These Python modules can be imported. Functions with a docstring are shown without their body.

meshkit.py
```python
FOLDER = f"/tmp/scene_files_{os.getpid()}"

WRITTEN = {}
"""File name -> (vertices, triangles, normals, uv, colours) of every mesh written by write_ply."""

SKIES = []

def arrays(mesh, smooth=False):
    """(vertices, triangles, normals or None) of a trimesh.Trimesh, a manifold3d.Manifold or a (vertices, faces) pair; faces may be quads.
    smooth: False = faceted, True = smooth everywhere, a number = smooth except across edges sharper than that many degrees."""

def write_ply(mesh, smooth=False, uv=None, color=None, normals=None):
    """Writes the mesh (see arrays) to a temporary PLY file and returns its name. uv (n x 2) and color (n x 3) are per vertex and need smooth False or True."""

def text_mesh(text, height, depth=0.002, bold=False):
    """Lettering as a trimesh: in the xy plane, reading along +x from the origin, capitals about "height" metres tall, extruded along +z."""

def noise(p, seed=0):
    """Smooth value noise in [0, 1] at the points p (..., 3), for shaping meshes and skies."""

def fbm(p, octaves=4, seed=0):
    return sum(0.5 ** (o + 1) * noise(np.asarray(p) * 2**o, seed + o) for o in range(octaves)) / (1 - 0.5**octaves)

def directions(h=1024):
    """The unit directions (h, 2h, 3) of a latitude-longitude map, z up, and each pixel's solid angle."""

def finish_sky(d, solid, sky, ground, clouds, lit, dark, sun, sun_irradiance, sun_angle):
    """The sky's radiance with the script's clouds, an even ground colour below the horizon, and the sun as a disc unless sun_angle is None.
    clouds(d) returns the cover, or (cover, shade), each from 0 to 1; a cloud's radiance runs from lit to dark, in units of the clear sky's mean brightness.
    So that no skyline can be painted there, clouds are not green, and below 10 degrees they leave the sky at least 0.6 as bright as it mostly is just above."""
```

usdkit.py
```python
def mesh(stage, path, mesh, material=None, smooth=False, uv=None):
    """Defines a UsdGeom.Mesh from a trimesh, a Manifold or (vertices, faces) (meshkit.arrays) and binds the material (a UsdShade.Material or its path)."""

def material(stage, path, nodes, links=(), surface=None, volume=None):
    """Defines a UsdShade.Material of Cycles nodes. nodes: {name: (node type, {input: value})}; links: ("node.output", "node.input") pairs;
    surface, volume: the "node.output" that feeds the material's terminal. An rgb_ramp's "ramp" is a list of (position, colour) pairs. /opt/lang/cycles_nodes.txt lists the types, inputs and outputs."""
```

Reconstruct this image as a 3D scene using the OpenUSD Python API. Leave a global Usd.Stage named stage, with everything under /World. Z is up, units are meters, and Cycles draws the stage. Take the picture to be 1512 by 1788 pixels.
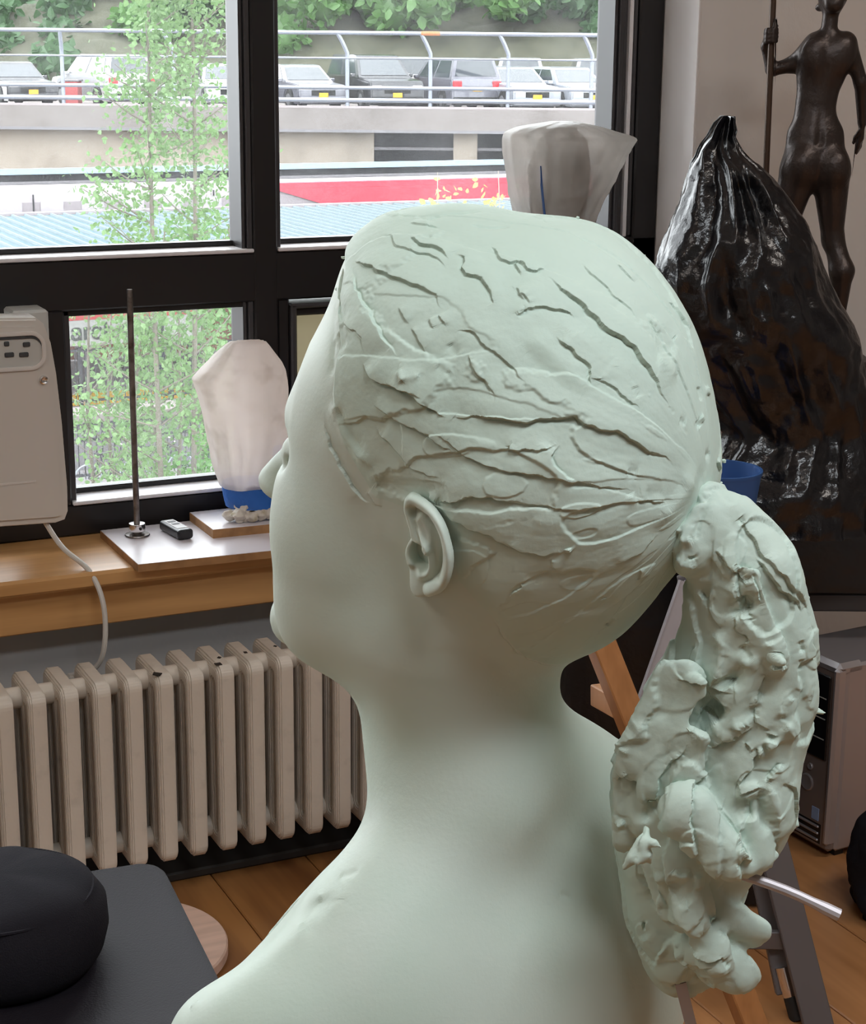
import math, random
import numpy as np, trimesh, shapely, manifold3d
from scipy.spatial import cKDTree
from pxr import Usd, UsdGeom, UsdLux, UsdShade, Sdf, Gf, Vt
import usdkit, meshkit

stage = Usd.Stage.CreateInMemory()
UsdGeom.SetStageUpAxis(stage, 'Z'); UsdGeom.SetStageMetersPerUnit(stage, 1.0)
UsdGeom.Xform.Define(stage, '/World'); UsdGeom.Scope.Define(stage, '/World/Looks')

# ---------------------------------------------------------------- camera, sky, lamps, exposure
EYE = np.array([0, 0, 1.65])
YAW, PITCH, ROLL = (math.radians(a) for a in (25.6, 14.6, .55))
VIEW = np.array([math.sin(YAW) * math.cos(PITCH), math.cos(YAW) * math.cos(PITCH), -math.sin(PITCH)])
SIDE = np.array([math.cos(YAW), -math.sin(YAW), 0.]); AWAY = np.array([math.sin(YAW), math.cos(YAW), 0.])
UP = np.cross(SIDE, VIEW)
RIGHT, TOP = SIDE * math.cos(ROLL) + UP * math.sin(ROLL), UP * math.cos(ROLL) - SIDE * math.sin(ROLL)
cam = UsdGeom.Camera.Define(stage, '/World/camera')
cam.CreateHorizontalApertureAttr(36.0); cam.CreateFocalLengthAttr(36.0 * 3100 / 1512); cam.CreateClippingRangeAttr((.05, 1000.))
m4 = np.eye(4); m4[0, :3], m4[1, :3], m4[2, :3], m4[3, :3] = RIGHT, TOP, -VIEW, EYE
cam.AddTransformOp().Set(Gf.Matrix4d(*m4.ravel().tolist()))
cam.CreateExposureAttr(EXPOSURE := 0.55)

sky = UsdLux.DomeLight.Define(stage, '/World/overcast_sky')            # an even, bright overcast sky
sky.CreateColorAttr(Gf.Vec3f(.93, .97, 1.0)); sky.CreateIntensityAttr(1.4)
def rect_lamp(name, x, y, z, w, l, watts, col=(.86, .96, 1.0)):
    r = UsdLux.RectLight.Define(stage, '/World/' + name); r.CreateWidthAttr(w); r.CreateHeightAttr(l)
    r.CreateColorAttr(Gf.Vec3f(*col)); r.CreateIntensityAttr(watts); r.AddTranslateOp().Set(Gf.Vec3d(x, y, z))
for k_, (x_, y_, i_) in enumerate(((.72, -.24, 14), (-1.3, .9, 6), (2.7, 1.3, 6.5))):      # the ceiling lamp, then two side lamps added as fill
    rect_lamp('ceiling_and_fill_light_%03d' % k_, x_, y_, 3.02, 1.2, .5, i_, (.90, .96, 1.0) if k_ == 0 else (1., .93, .86))

# ---------------------------------------------------------------- helpers
used = {}
def numbered(parent, name):
    k = used.get((parent, name), 0); used[(parent, name)] = k + 1
    return name if k == 0 else '%s_%03d' % (name, k)
def props(p, label=None, cat=None, group=None, kind=None):
    for k, v in (('label', label), ('category', cat), ('group', group), ('kind', kind)):
        if v: p.SetCustomDataByKey(k, v)
    return p
def thing(name, label, cat, loc=(0, 0, 0), rotz=0., group=None, kind=None):
    """an Xform at the base of a thing; its parts are given in its own coordinates"""
    x = UsdGeom.Xform.Define(stage, '/World/' + numbered('', name))
    x.AddTranslateOp().Set(Gf.Vec3d(*map(float, loc)))
    if rotz: x.AddRotateZOp().Set(math.degrees(rotz))
    return props(x.GetPrim(), label, cat, group, kind)
def part(name, mesh, m, parent=None, smooth=35, **kw):
    base = str(parent.GetPath()) if parent else '/World'
    p = usdkit.mesh(stage, base + '/' + numbered(base, name), mesh, MAT[m], smooth=smooth).GetPrim()
    return props(p, **kw)
def smooth_part(name, V, F, N, m, parent, **kw):
    base = str(parent.GetPath()); q = usdkit.mesh(stage, base + '/' + numbered(base, name), (V, F), MAT[m])
    q.CreateNormalsAttr(Vt.Vec3fArray.FromNumpy(N.astype(np.float32))); q.SetNormalsInterpolation('vertex')
    return props(q.GetPrim(), **kw)
def copy_of(src, loc, rotz, label, group=None):
    d = src.GetCustomData(); r = thing(src.GetName(), label, d['category'], loc, rotz, group or d.get('group'))
    r.GetReferences().AddInternalReference(src.GetPath()); r.SetInstanceable(True)
    return r
cat = trimesh.util.concatenate
def box(lo, hi, c=0.):
    lo, hi = np.minimum(lo, hi).astype(float), np.maximum(lo, hi).astype(float)
    if c <= 0:
        b = trimesh.creation.box(hi - lo); b.apply_translation((lo + hi) / 2); return b
    c = min(c, (hi - lo).min() * .45); h = (hi - lo) / 2; pts = []
    for s in np.ndindex(2, 2, 2):
        s = np.array(s) * 2 - 1
        for k in range(3):
            q = h - c; q[k] = h[k]; pts.append(s * q)
    b = trimesh.convex.convex_hull(np.array(pts)); b.apply_translation((lo + hi) / 2); return b
def tube(pts, r, n=8, cap=True, flat=None):
    pts = np.asarray(pts, float); r = np.broadcast_to(np.asarray(r, float), (len(pts),))
    t = np.gradient(pts, axis=0); t /= np.linalg.norm(t, axis=1, keepdims=True) + 1e-12
    a = np.cross(t[0], [0, 0, 1.] if abs(t[0][2]) < .9 else [1., 0, 0]); V = []
    for p, d, q in zip(pts, t, r):
        a = a - d * (a @ d); a /= np.linalg.norm(a); b = np.cross(d, a)
        ang = np.arange(n) * 2 * np.pi / n
        V.append(p + q * (np.cos(ang)[:, None] * a + (flat or 1.) * np.sin(ang)[:, None] * b))
    V = np.vstack(V); F = []; k = len(pts)
    for i in range(k - 1):
        for j in range(n):
            j2 = (j + 1) % n; F += [(i * n + j, i * n + j2, (i + 1) * n + j2), (i * n + j, (i + 1) * n + j2, (i + 1) * n + j)]
    if cap:
        V = np.vstack([V, pts[0], pts[-1]])
        for j in range(n):
            j2 = (j + 1) % n; F += [(len(V) - 2, j2, j), (len(V) - 1, (k - 1) * n + j, (k - 1) * n + j2)]
    return trimesh.Trimesh(V, np.array(F), process=False)
def curve(p, n=24):
    """Catmull-Rom through the points"""
    p = np.asarray(p, float); q = np.vstack([2 * p[0] - p[1], p, 2 * p[-1] - p[-2]]); out = []
    for i in range(len(p) - 1):
        t = np.linspace(0, 1, max(2, n // (len(p) - 1)), endpoint=False)[:, None]; a, b, c, d = q[i:i + 4]
        out.append(.5 * (2 * b + (c - a) * t + (2 * a - 5 * b + 4 * c - d) * t ** 2 + (3 * b - a - 3 * c + d) * t ** 3))
    return np.vstack(out + [p[-1:]])
def lathe(rz, n=32, at=(0, 0, 0)):
    m = trimesh.creation.revolve(np.asarray(rz, float), sections=n); m.apply_translation(at); return m
def prism(poly, y0, y1, axis='y', c=0.):
    """a polygon of (x, z) or (y, z) pushed through from y0 to y1, its two faces eased by c"""
    P = shapely.Polygon(poly) if not isinstance(poly, shapely.geometry.base.BaseGeometry) else poly
    ms = []
    for k in ((0,) if c <= 0 else (0, .35, 1)):
        q = P.buffer(-c * (1 - math.sqrt(max(0, 1 - (1 - k) ** 2))) if c > 0 else 0)
        d = c * k if c > 0 else 0
        q = P.buffer(-(c - math.sqrt(max(0., c * c - (c - d) ** 2)))) if c > 0 else P
        e = trimesh.creation.extrude_polygon(q, (y1 - y0) - 2 * d, engine='earcut'); e.apply_translation([0, 0, y0 + d]); ms.append(e)
    m = cat(ms); v = np.array(m.vertices)
    m.vertices = np.stack([v[:, 0], v[:, 2], v[:, 1]], 1) if axis == 'y' else np.stack([v[:, 2], v[:, 0], v[:, 1]], 1)
    if axis == 'y': m.faces = m.faces[:, ::-1]
    return m
def oriented(m, a, b=None, c=None, at=(0, 0, 0)):
    """map the mesh's x, y, z to the directions a, b, c"""
    m = m.copy(); m.vertices = np.asarray(m.vertices) @ np.stack([a, b, c]) + at
    if np.linalg.det(np.stack([a, b, c])) < 0: m.faces = m.faces[:, ::-1]
    return m
def beam(p, q, w, t, side, c=.0):
    """a straight bar from p to q, w wide along side and t thick"""
    p, q = np.asarray(p, float), np.asarray(q, float); d = q - p; L = np.linalg.norm(d); d /= L
    s = np.asarray(side, float); s = s - d * (s @ d); s /= np.linalg.norm(s)
    return oriented(box((0, -w / 2, -t / 2), (L, w / 2, t / 2), c), d, s, np.cross(d, s), p)

# ---------------------------------------------------------------- materials
MAT = {}
def mat(name, col, rough=.5, metal=0., spec=.5, var=None, bump=None, extra=None, coords='object'):
    """var: (scale, second colour, low, high[, stretch]) noise between two colours; bump: (scale, distance[, detail])"""
    n = {'p': ('principled_bsdf', {'base_color': col, 'roughness': rough, 'metallic': metal, 'specular_ior_level': spec, **(extra or {})}), 'tc': ('texture_coordinate', {})}
    l = []
    if var:
        st = var[4] if len(var) > 4 else (1, 1, 1)
        n['mp'] = ('mapping', {'scale': st}); n['nz'] = ('noise_texture', {'scale': var[0], 'detail': 4.}); n['rr'] = ('rgb_ramp', {'ramp': [(var[2], col), (var[3], var[1])]})
        l += [('tc.' + coords, 'mp.vector'), ('mp.vector', 'nz.vector'), ('nz.fac', 'rr.fac'), ('rr.color', 'p.base_color')]
    if bump:
        n['bn'] = ('noise_texture', {'scale': bump[0], 'detail': bump[2] if len(bump) > 2 else 3.}); n['bp'] = ('bump', {'distance': bump[1], 'strength': 1.})
        l += [('tc.' + coords, 'bn.vector'), ('bn.fac', 'bp.height'), ('bp.normal', 'p.normal')]
    MAT[name] = usdkit.material(stage, '/World/Looks/' + name, n, l, surface='p.BSDF'); return name
def thin(name, col, trans, back, rough=.35, var=None, bump=None, see=0.):
    """a film: part reflecting, part letting light through"""
    n = {'p': ('principled_bsdf', {'base_color': col, 'roughness': rough}), 't': ('translucent_bsdf', {'color': back}), 'm': ('mix_closure', {'fac': trans}), 'tc': ('texture_coordinate', {})}
    l = [('p.BSDF', 'm.closure1'), ('t.BSDF', 'm.closure2')]; out = 'm.closure'
    if var:
        n['nz'] = ('noise_texture', {'scale': var[0], 'detail': 3.})
        for k, (c0, c1) in (('p', (col, var[1])), ('t', (back, var[1]))):
            n['r' + k] = ('rgb_ramp', {'ramp': [(var[2], c0), (var[3], c1)]}); l += [('nz.fac', 'r%s.fac' % k), ('r%s.color' % k, '%s.%s' % (k, 'base_color' if k == 'p' else 'color'))]
        l.append(('tc.object', 'nz.vector'))
    if bump:
        n['bn'] = ('noise_texture', {'scale': bump[0], 'detail': 3.}); n['bp'] = ('bump', {'distance': bump[1]}); l += [('tc.object', 'bn.vector'), ('bn.fac', 'bp.height'), ('bp.normal', 'p.normal')]
    if see:
        n['x'] = ('transparent_bsdf', {}); n['m2'] = ('mix_closure', {'fac': see}); l += [('m.closure', 'm2.closure1'), ('x.BSDF', 'm2.closure2')]; out = 'm2.closure'
    MAT[name] = usdkit.material(stage, '/World/Looks/' + name, n, l, surface=out); return name
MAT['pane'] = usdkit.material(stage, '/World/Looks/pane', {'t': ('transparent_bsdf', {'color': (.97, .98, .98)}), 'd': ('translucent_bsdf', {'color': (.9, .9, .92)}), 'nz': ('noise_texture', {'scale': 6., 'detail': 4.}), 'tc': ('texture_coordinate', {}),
    'glare_veil': ('map_range', {'from_min': .3, 'from_max': .75, 'to_min': .010, 'to_max': .032, 'clamp': True}), 'a': ('mix_closure', {}), 'g': ('glossy_bsdf', {'roughness': .02, 'color': (1, 1, 1)}), 'f': ('fresnel', {'IOR': 1.25}), 'm': ('mix_closure', {})},      # whitish veil mixed into the glass, for the glare over the view
    [('tc.object', 'nz.vector'), ('nz.fac', 'glare_veil.value'), ('glare_veil.result', 'a.fac'), ('t.BSDF', 'a.closure1'), ('d.BSDF', 'a.closure2'), ('f.fac', 'm.fac'), ('a.closure', 'm.closure1'), ('g.BSDF', 'm.closure2')], surface='m.closure')
mat('clay', (.49, .605, .53), .62, spec=.3, var=(9, (.53, .635, .565), .35, .65), bump=(420, .00012))
mat('clay_pale', (.545, .625, .56), .55, spec=.35, var=(14, (.505, .605, .53), .4, .65), bump=(420, .0001))
mat('black_frame', (.012, .011, .012), .38)
mat('dark_trim', (.05, .048, .052), .4)
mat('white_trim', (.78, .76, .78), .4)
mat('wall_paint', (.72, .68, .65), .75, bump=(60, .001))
mat('studio_paint', (.36, .35, .33), .8)
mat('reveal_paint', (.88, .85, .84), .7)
mat('ceiling_paint', (.80, .80, .78), .8)
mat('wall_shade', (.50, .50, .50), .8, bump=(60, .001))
mat('sill_wood', (.66, .37, .15), .34, var=(3, (.48, .25, .09), .35, .7, (.6, 9, 9)), coords='object')
mat('floor_wood', (.44, .21, .07), .33, var=(3, (.24, .10, .035), .35, .7, (7, .5, 1)))
mat('floor_wood_pale', (.56, .27, .11), .33, var=(3, (.42, .19, .07), .35, .7, (7, .5, 1)))
mat('radiator_paint', (.74, .67, .58), .42, var=(26, (.64, .58, .50), .55, .75), bump=(160, .00015))
mat('iron_dark', (.03, .028, .026), .6)
mat('paint_chip', (.03, .025, .02), .8)
mat('heater_white', (.66, .62, .57), .38)
mat('heater_shell', (.74, .70, .66), .35)
mat('panel_grey', (.55, .55, .52), .45)
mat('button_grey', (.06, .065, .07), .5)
mat('chrome', (.75, .73, .72), .18, metal=1.)
mat('steel', (.30, .28, .27), .35, metal=.9, var=(40, (.12, .09, .07), .45, .7))
mat('board_white', (.74, .70, .74), .3)
mat('board_edge', (.42, .22, .09), .6, var=(40, (.30, .15, .06), .4, .7))
mat('black_plastic', (.012, .012, .013), .35)
mat('grey_label', (.55, .55, .55), .5)
thin('bag_white', (.86, .78, .74), .6, (.95, .86, .80), .3, var=(11, (.62, .52, .44), .54, .74), bump=(40, .003), see=.22)
thin('bag_grey', (.66, .63, .60), .55, (.74, .70, .66), .25, var=(7, (.52, .50, .47), .5, .7), bump=(38, .004), see=.14)
mat('wrapped_grey', (.17, .165, .155), .7)
mat('blue_tub', (.03, .10, .30), .5)
mat('blue_tape', (.02, .13, .48), .45, bump=(90, .002))
mat('plaster', (.68, .62, .54), .7, var=(30, (.40, .33, .18), .55, .7))
mat('bag_black', (.007, .007, .009), .22, spec=.6, bump=(42, .0035, 4.))
mat('sheet_black', (.010, .009, .010), .28, spec=.5, bump=(28, .004, 4.))
mat('bronze', (.055, .042, .038), .36, metal=.55, bump=(120, .001))
mat('staff_bronze', (.075, .045, .03), .4, metal=.4)
mat('aluminium', (.42, .39, .41), .45, metal=.35)
mat('aluminium_grey', (.15, .14, .145), .5, metal=.2)
mat('rubber', (.012, .012, .012), .6)
mat('easel_wood', (.46, .21, .075), .45, var=(4, (.33, .14, .045), .35, .7, (9, 9, .6)))
mat('white_board', (.82, .80, .82), .5)
mat('case_silver', (.55, .52, .54), .3, metal=.6)
mat('case_front', (.30, .235, .21), .4, metal=.25)
mat('case_black', (.012, .012, .014), .25)
mat('sticker_blue', (.35, .48, .75), .4)
mat('fabric_black', (.014, .013, .018), .9, spec=.2, bump=(420, .0012))
mat('vinyl_black', (.012, .010, .015), .6, spec=.3, bump=(320, .0006))
mat('pale_wood', (.92, .66, .54), .55, var=(5, (.74, .52, .41), .4, .7, (1, 8, 1)))
mat('table_dark', (.05, .047, .05), .5)
mat('cable_white', (.66, .64, .60), .45)

# ---------------------------------------------------------------- the room
YW, YF, YG, H = 3.42, 3.56, 3.64, 3.1            # wall face, window frame face, glass, ceiling
K = dict(kind='structure')
fl = thing('floor', 'worn orange-brown wooden plank floor', 'floor', **K)
rng = np.random.default_rng(4)
part('subfloor', box((-3, -3, -.06), (4.6, 3.6, -.022)), 'iron_dark', fl)
x = -.6365; n_ = 0
while x < 4.55:                                   # planks run towards the window wall
    w = .21
    y0 = -3.
    for y1 in ([3.42] if n_ % 2 else [rng.uniform(.4, 1.6), 3.42]):
        part('plank', box((x + .0012, y0 + .0012, -.022), (x + w - .0012, y1 - .0012, rng.uniform(-.0012, .0004)), .0025), 'floor_wood' if x < 1.45 else 'floor_wood_pale', fl, smooth=False)
        y0 = y1
    x += w; n_ += 1
part('plank_area', box((-3, -3, -.022), (-.638, 3.42, 0)), 'floor_wood', fl, kind='stuff')
part('ceiling', box((-3, -3, H), (4.6, 3.6, H + .06)), 'ceiling_paint', **K)
wb = thing('wall_back', 'painted studio wall behind the viewer', 'wall', **K); part('plaster', box((-3, -3.06, 0), (4.6, -3, H)), 'studio_paint', wb)
part('wall_left', box((-3.06, -3, 0), (-3, 3.6, H)), 'studio_paint', **K)
part('wall_right', box((4.6, -3, 0), (4.66, 3.6, H)), 'studio_paint', **K)
ww = thing('wall_window', 'painted wall around and under the black window', 'wall', **K)
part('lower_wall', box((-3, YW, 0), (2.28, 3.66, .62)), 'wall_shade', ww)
part('pier', box((2.281, YW, 0), (4.6, 3.66, H), .004), 'wall_paint', ww)
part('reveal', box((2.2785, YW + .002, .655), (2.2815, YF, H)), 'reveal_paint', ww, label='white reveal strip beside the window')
part('lintel', box((-3, YW, 2.86), (2.281, 3.66, H)), 'wall_paint', ww)
part('dark_floor_strip', box((-3, 3.215, 0), (2.1, YW, .02), .004), 'iron_dark', **K)  # flat dark strip on the floor along the window wall

# the window sill: a deep wooden shelf with an apron
sl = thing('trim_1', 'honey-brown wooden window sill with a deep apron under it', 'window sill', **K)
part('shelf', box((-3, 3.285, .622), (2.2785, YF + .01, .655), .006), 'sill_wood', sl)
part('apron', box((-3, 3.318, .535), (2.2785, YW, .622), .003), 'sill_wood', sl)

# windows: black frames in two rows
GX = [-2.9, -1.85, -.8, .25, 1.307]               # centres of the mullions
wf = thing('window_1', 'black steel window frame with light inner edges and lit sash feet painted white', 'window', **K)
def bar(name, x0, x1, z0, z1, y0=YF, y1=3.66, m='black_frame', c=.004): part(name, box((x0, y0, z0), (x1, y1, z1), c), m, wf, smooth=False)
bar('bottom_rail', -3, 2.2785, .655, .722)
bar('transom', -3, 2.2785, 1.128, 1.232)
bar('head_rail', -3, 2.2785, 2.80, 2.86)
for g in GX: bar('mullion', g - .027, g + .027, .72, 2.82, YF - .002)
bar('jamb', 2.214, 2.2785, .72, 2.82)
panes = []
def lite(x0, x1, z0, z1, light_right=False):
    """one sash: stepped dark profiles, a white ledge painting the lit top of its foot, the glass"""
    bar('sash_stile', x0, x0 + .012, z0, z1, YF + .012, 3.65, 'dark_trim', .002); bar('sash_stile', x1 - .022, x1 - .014, z0, z1, YF + .01, 3.65, 'dark_trim', .002)
    bar('sash_stile', x1 - .012, x1, z0, z1, YF + .004, 3.65, 'dark_trim', .002)
    bar('sash_rail', x0, x1, z1 - .012, z1, YF + .012, 3.65, 'black_frame', .002)
    bar('sash_lit_ledge', x0, x1, z0, z0 + .008, YF - .006, YG + .02, 'white_trim', .002)
    bar('sash_rail', x0, x1, z0 + .008, z0 + .019, YG - .012, YG + .02, 'black_frame', .002)
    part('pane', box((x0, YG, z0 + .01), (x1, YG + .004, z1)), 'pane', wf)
for a, b in zip(GX[:-1], GX[1:]):
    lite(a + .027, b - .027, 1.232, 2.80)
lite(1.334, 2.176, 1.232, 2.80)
bar('jamb_lining', 2.176, 2.190, 1.232, 2.80, YF + .012, 3.65, 'dark_trim'); bar('jamb_bead', 2.190, 2.200, 1.232, 2.80, YF + .004, 3.65, 'white_trim', .002); bar('jamb_lining', 2.200, 2.214, 1.232, 2.80, YF + .006, 3.65, 'dark_trim')
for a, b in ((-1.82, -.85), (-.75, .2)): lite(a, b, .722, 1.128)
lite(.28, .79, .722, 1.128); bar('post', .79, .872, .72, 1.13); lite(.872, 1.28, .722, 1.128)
# the lower right light is covered with a buff sheet
for x0, x1, z0, z1 in ((1.334, 1.362, .72, 1.13), (1.362, 1.376, .74, 1.118), (2.13, 2.214, .72, 1.13)):
    bar('sash_stile', x0, x1, z0, z1, YF + (.006 if x0 != 1.362 else -.004), 3.65, 'black_frame' if x0 != 1.362 else 'dark_trim')
bar('sash_rail', 1.362, 2.13, 1.108, 1.119, YF - .004, 3.65, 'dark_trim'); bar('sash_rail', 1.376, 2.13, 1.09, 1.108, YF + .014, 3.65, 'black_frame')
mat('buff_sheet', (.50, .46, .36), .8)
thin('buff_film', (.50, .46, .37), .6, (.42, .39, .30), .6)
part('pane', box((1.376, YG, .73), (2.13, YG + .004, 1.1)), 'buff_film', wf, label='buff sheet covering the lower right window light')

# housings above the light sheets: the ceiling lamp and two added fill lamps
for k, (x, y) in enumerate(((.72, -.24), (-1.3, .9), (2.7, 1.3))):
    t = thing('ceiling_and_fill_housing', ['white ceiling lamp above the viewer', 'unseen white fill lamp added over the left side of the studio', 'unseen white fill lamp added over the right side of the studio'][k], 'ceiling lamp', (x, y, 3.04))
    part('housing', box((-.63, -.28, .0), (.63, .28, .06), .01), 'white_trim', t)

# ---------------------------------------------------------------- radiator under the sill
rad = thing('radiator', 'cream-painted cast iron column radiator below the window sill', 'radiator', (.5, 3.2, 0))
def section():
    o = shapely.box(-.08, .088, .08, .482).buffer(-.024).buffer(.024, quad_segs=6)
    o = o.union(shapely.box(-.075, .44, .03, .476)).buffer(-.008).buffer(.008)
    for a, b in ((-.046, -.030), (.010, .026)):
        o = o.difference(shapely.box(a, .125, b, .445).buffer(-.006).buffer(.006))
    e = []
    for c, w in ((0, .022), (.0035, .029), (.008, .0335), (.012, .035)):
        e.append(prism(o.buffer(-c), -w / 2, w / 2, 'x') if o.buffer(-c).geom_type == 'Polygon' else cat([prism(g, -w / 2, w / 2, 'x') for g in o.buffer(-c).geoms]))
    return cat(e)
sec = section()
for i in range(18):
    m = sec.copy(); m.apply_translation([.06 + .0617 * i, 0, 0]); part('section', m, 'radiator_paint', rad, smooth=40)
for z, r in ((.452, .021), (.118, .021)):
    part('header_pipe', tube([(.03, .0, z), (.06 + .0617 * 17.5, .0, z)], r, 14), 'radiator_paint', rad)
part('valve_pipe', tube([(.1, .06, .0), (.1, .06, .13)], .013, 10), 'iron_dark', rad); part('foot', box((1.0, -.05, 0), (1.03, .05, .1), .004), 'iron_dark', rad)
chips = [(.06 + .0617 * 6 - .012, -.062, 0), (.06 + .0617 * 8 - .01, -.055, 0), (.06 + .0617 * 8 + .004, -.02, 0), (.06 + .0617 * 9, -.012, 0), (.06 + .0617 * 10 + .006, 0., 0)]
for k, (x, y, _) in enumerate(chips):
    s = [.010, .008, .005, .005, .004][k]; a = .7 * k
    pts = [(x + s * math.cos(a + q), y + s * 1.3 * math.sin(a + q)) for q in (0, 1.9, 3.3, 4.9)]
    part('paint_chip', trimesh.creation.extrude_polygon(shapely.Polygon(pts), .0012, engine='earcut').apply_translation([0, 0, .4816]), 'paint_chip', rad, label='dark spot where the paint has chipped')

# ---------------------------------------------------------------- wall heater hung in front of the window post
ht = thing('heater', 'cream white electric heater hung on the window post', 'heater', (.70, 3.45, 0))
o = shapely.Polygon([(-.36, .765), (-.34, .742), (.10, .728), (.119, .733), (.126, .75), (.127, .80), (.122, .93), (.115, 1.03), (.107, 1.09), (.095, 1.128), (.08, 1.141), (-.36, 1.160)]).buffer(.004).buffer(-.004)
part('body', prism(o, -.05, .045, 'y', .016), 'heater_white', ht)
part('bracket', box((.05, .035, 1.0), (.122, .115, 1.145), .005), 'panel_grey', ht)
part('bracket', box((-.2, .035, .80), (.0, .115, .84), .005), 'panel_grey', ht)
ov = shapely.box(-.30, 1.079, .076, 1.119).buffer(.0).union(shapely.Point(.07, 1.085).buffer(.001)); ov = shapely.box(-.26, 1.072, .063, 1.088).buffer(.026)
ring = ov.buffer(.004).difference(ov.buffer(-.004))
part('panel_rim', prism(ring, -.056, -.046, 'y', .002), 'heater_shell', ht); part('control_panel', prism(ov.buffer(-.004), -.0505, -.046, 'y'), 'panel_grey', ht)
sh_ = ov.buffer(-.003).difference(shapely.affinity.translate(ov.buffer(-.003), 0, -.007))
part('panel_rim_shadow', prism(sh_ if sh_.geom_type == 'Polygon' else max(sh_.geoms, key=lambda g: g.area), -.0525, -.05, 'y'), 'button_grey', ht)  # the rim's shadow on the panel, built as a dark sliver
for x, z, w in ((.056, 1.0925, .014), (.050, 1.073, .018), (.022, 1.0745, .018), (-.012, 1.0755, .018), (.018, 1.096, .010), (-.03, 1.0975, .014)):
    part('button', box((x - w / 2, -.054, z - .0045), (x + w / 2, -.049, z + .0045), .0015), 'button_grey', ht)
part('knob', lathe([(0, 0), (.0085, 0), (.0085, .004), (.006, .006), (.004, .005), (0, .005)], 20).apply_transform(trimesh.transformations.rotation_matrix(math.pi / 2, [1, 0, 0])).apply_translation([.086, -.05, 1.021]), 'chrome', ht)
part('seam', box((-.3, -.0512, .8185), (.062, -.049, .8225)), 'heater_shell', ht)
cp = curve([(.78, 3.44, .735), (.80, 3.37, .69), (.835, 3.30, .655), (.85, 3.262, .60), (.851, 3.262, .52), (.84, 3.29, .46), (.80, 3.33, .43)], 60)
pc_ = thing('power_cord', 'white power cord hanging from the heater over the sill', 'power cord'); part('cable', tube(cp, .0052, 10), 'cable_white', pc_); part('plug', box((.79, 3.32, .405), (.81, 3.345, .435), .004), 'cable_white', pc_)

# ---------------------------------------------------------------- on the sill
bd = thing('base_board', 'white-topped particle board lying across the sill, larger of two', 'board', (.92, 3.24, .655))
q = shapely.Polygon([(0, .012), (.62, -.012), (.62, .29), (0, .29)])
part('core', trimesh.creation.extrude_polygon(q, .015, engine='earcut'), 'board_edge', bd); part('facing', trimesh.creation.extrude_polygon(q.buffer(-.0008), .0008, engine='earcut').apply_translation([0, 0, .015]), 'board_white', bd)
b2 = thing('base_board', 'small white-topped board carrying the bagged sculpture, on the larger board', 'board', (1.115, 3.375, .6708))
q = shapely.Polygon([(0, .0), (.30, -.012), (.30, .155), (.0, .155)])
part('core', trimesh.creation.extrude_polygon(q, .018, engine='earcut'), 'board_edge', b2); part('facing', trimesh.creation.extrude_polygon(q.buffer(-.0008), .0008, engine='earcut').apply_translation([0, 0, .018]), 'board_white', b2)
rod = thing('armature_rod', 'tall dark steel rod standing in a flange on the white board', 'steel rod', (.979, 3.458, .671))
part('flange', lathe([(0, 0), (.024, 0), (.026, .002), (.025, .004), (.010, .005), (.010, .011), (0, .011)], 32), 'steel', rod)
part('collar', lathe([(.0, .0105), (.0165, .0105), (.0175, .012), (.0175, .025), (.0165, .0265), (0, .0265)], 32), 'chrome', rod)
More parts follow.
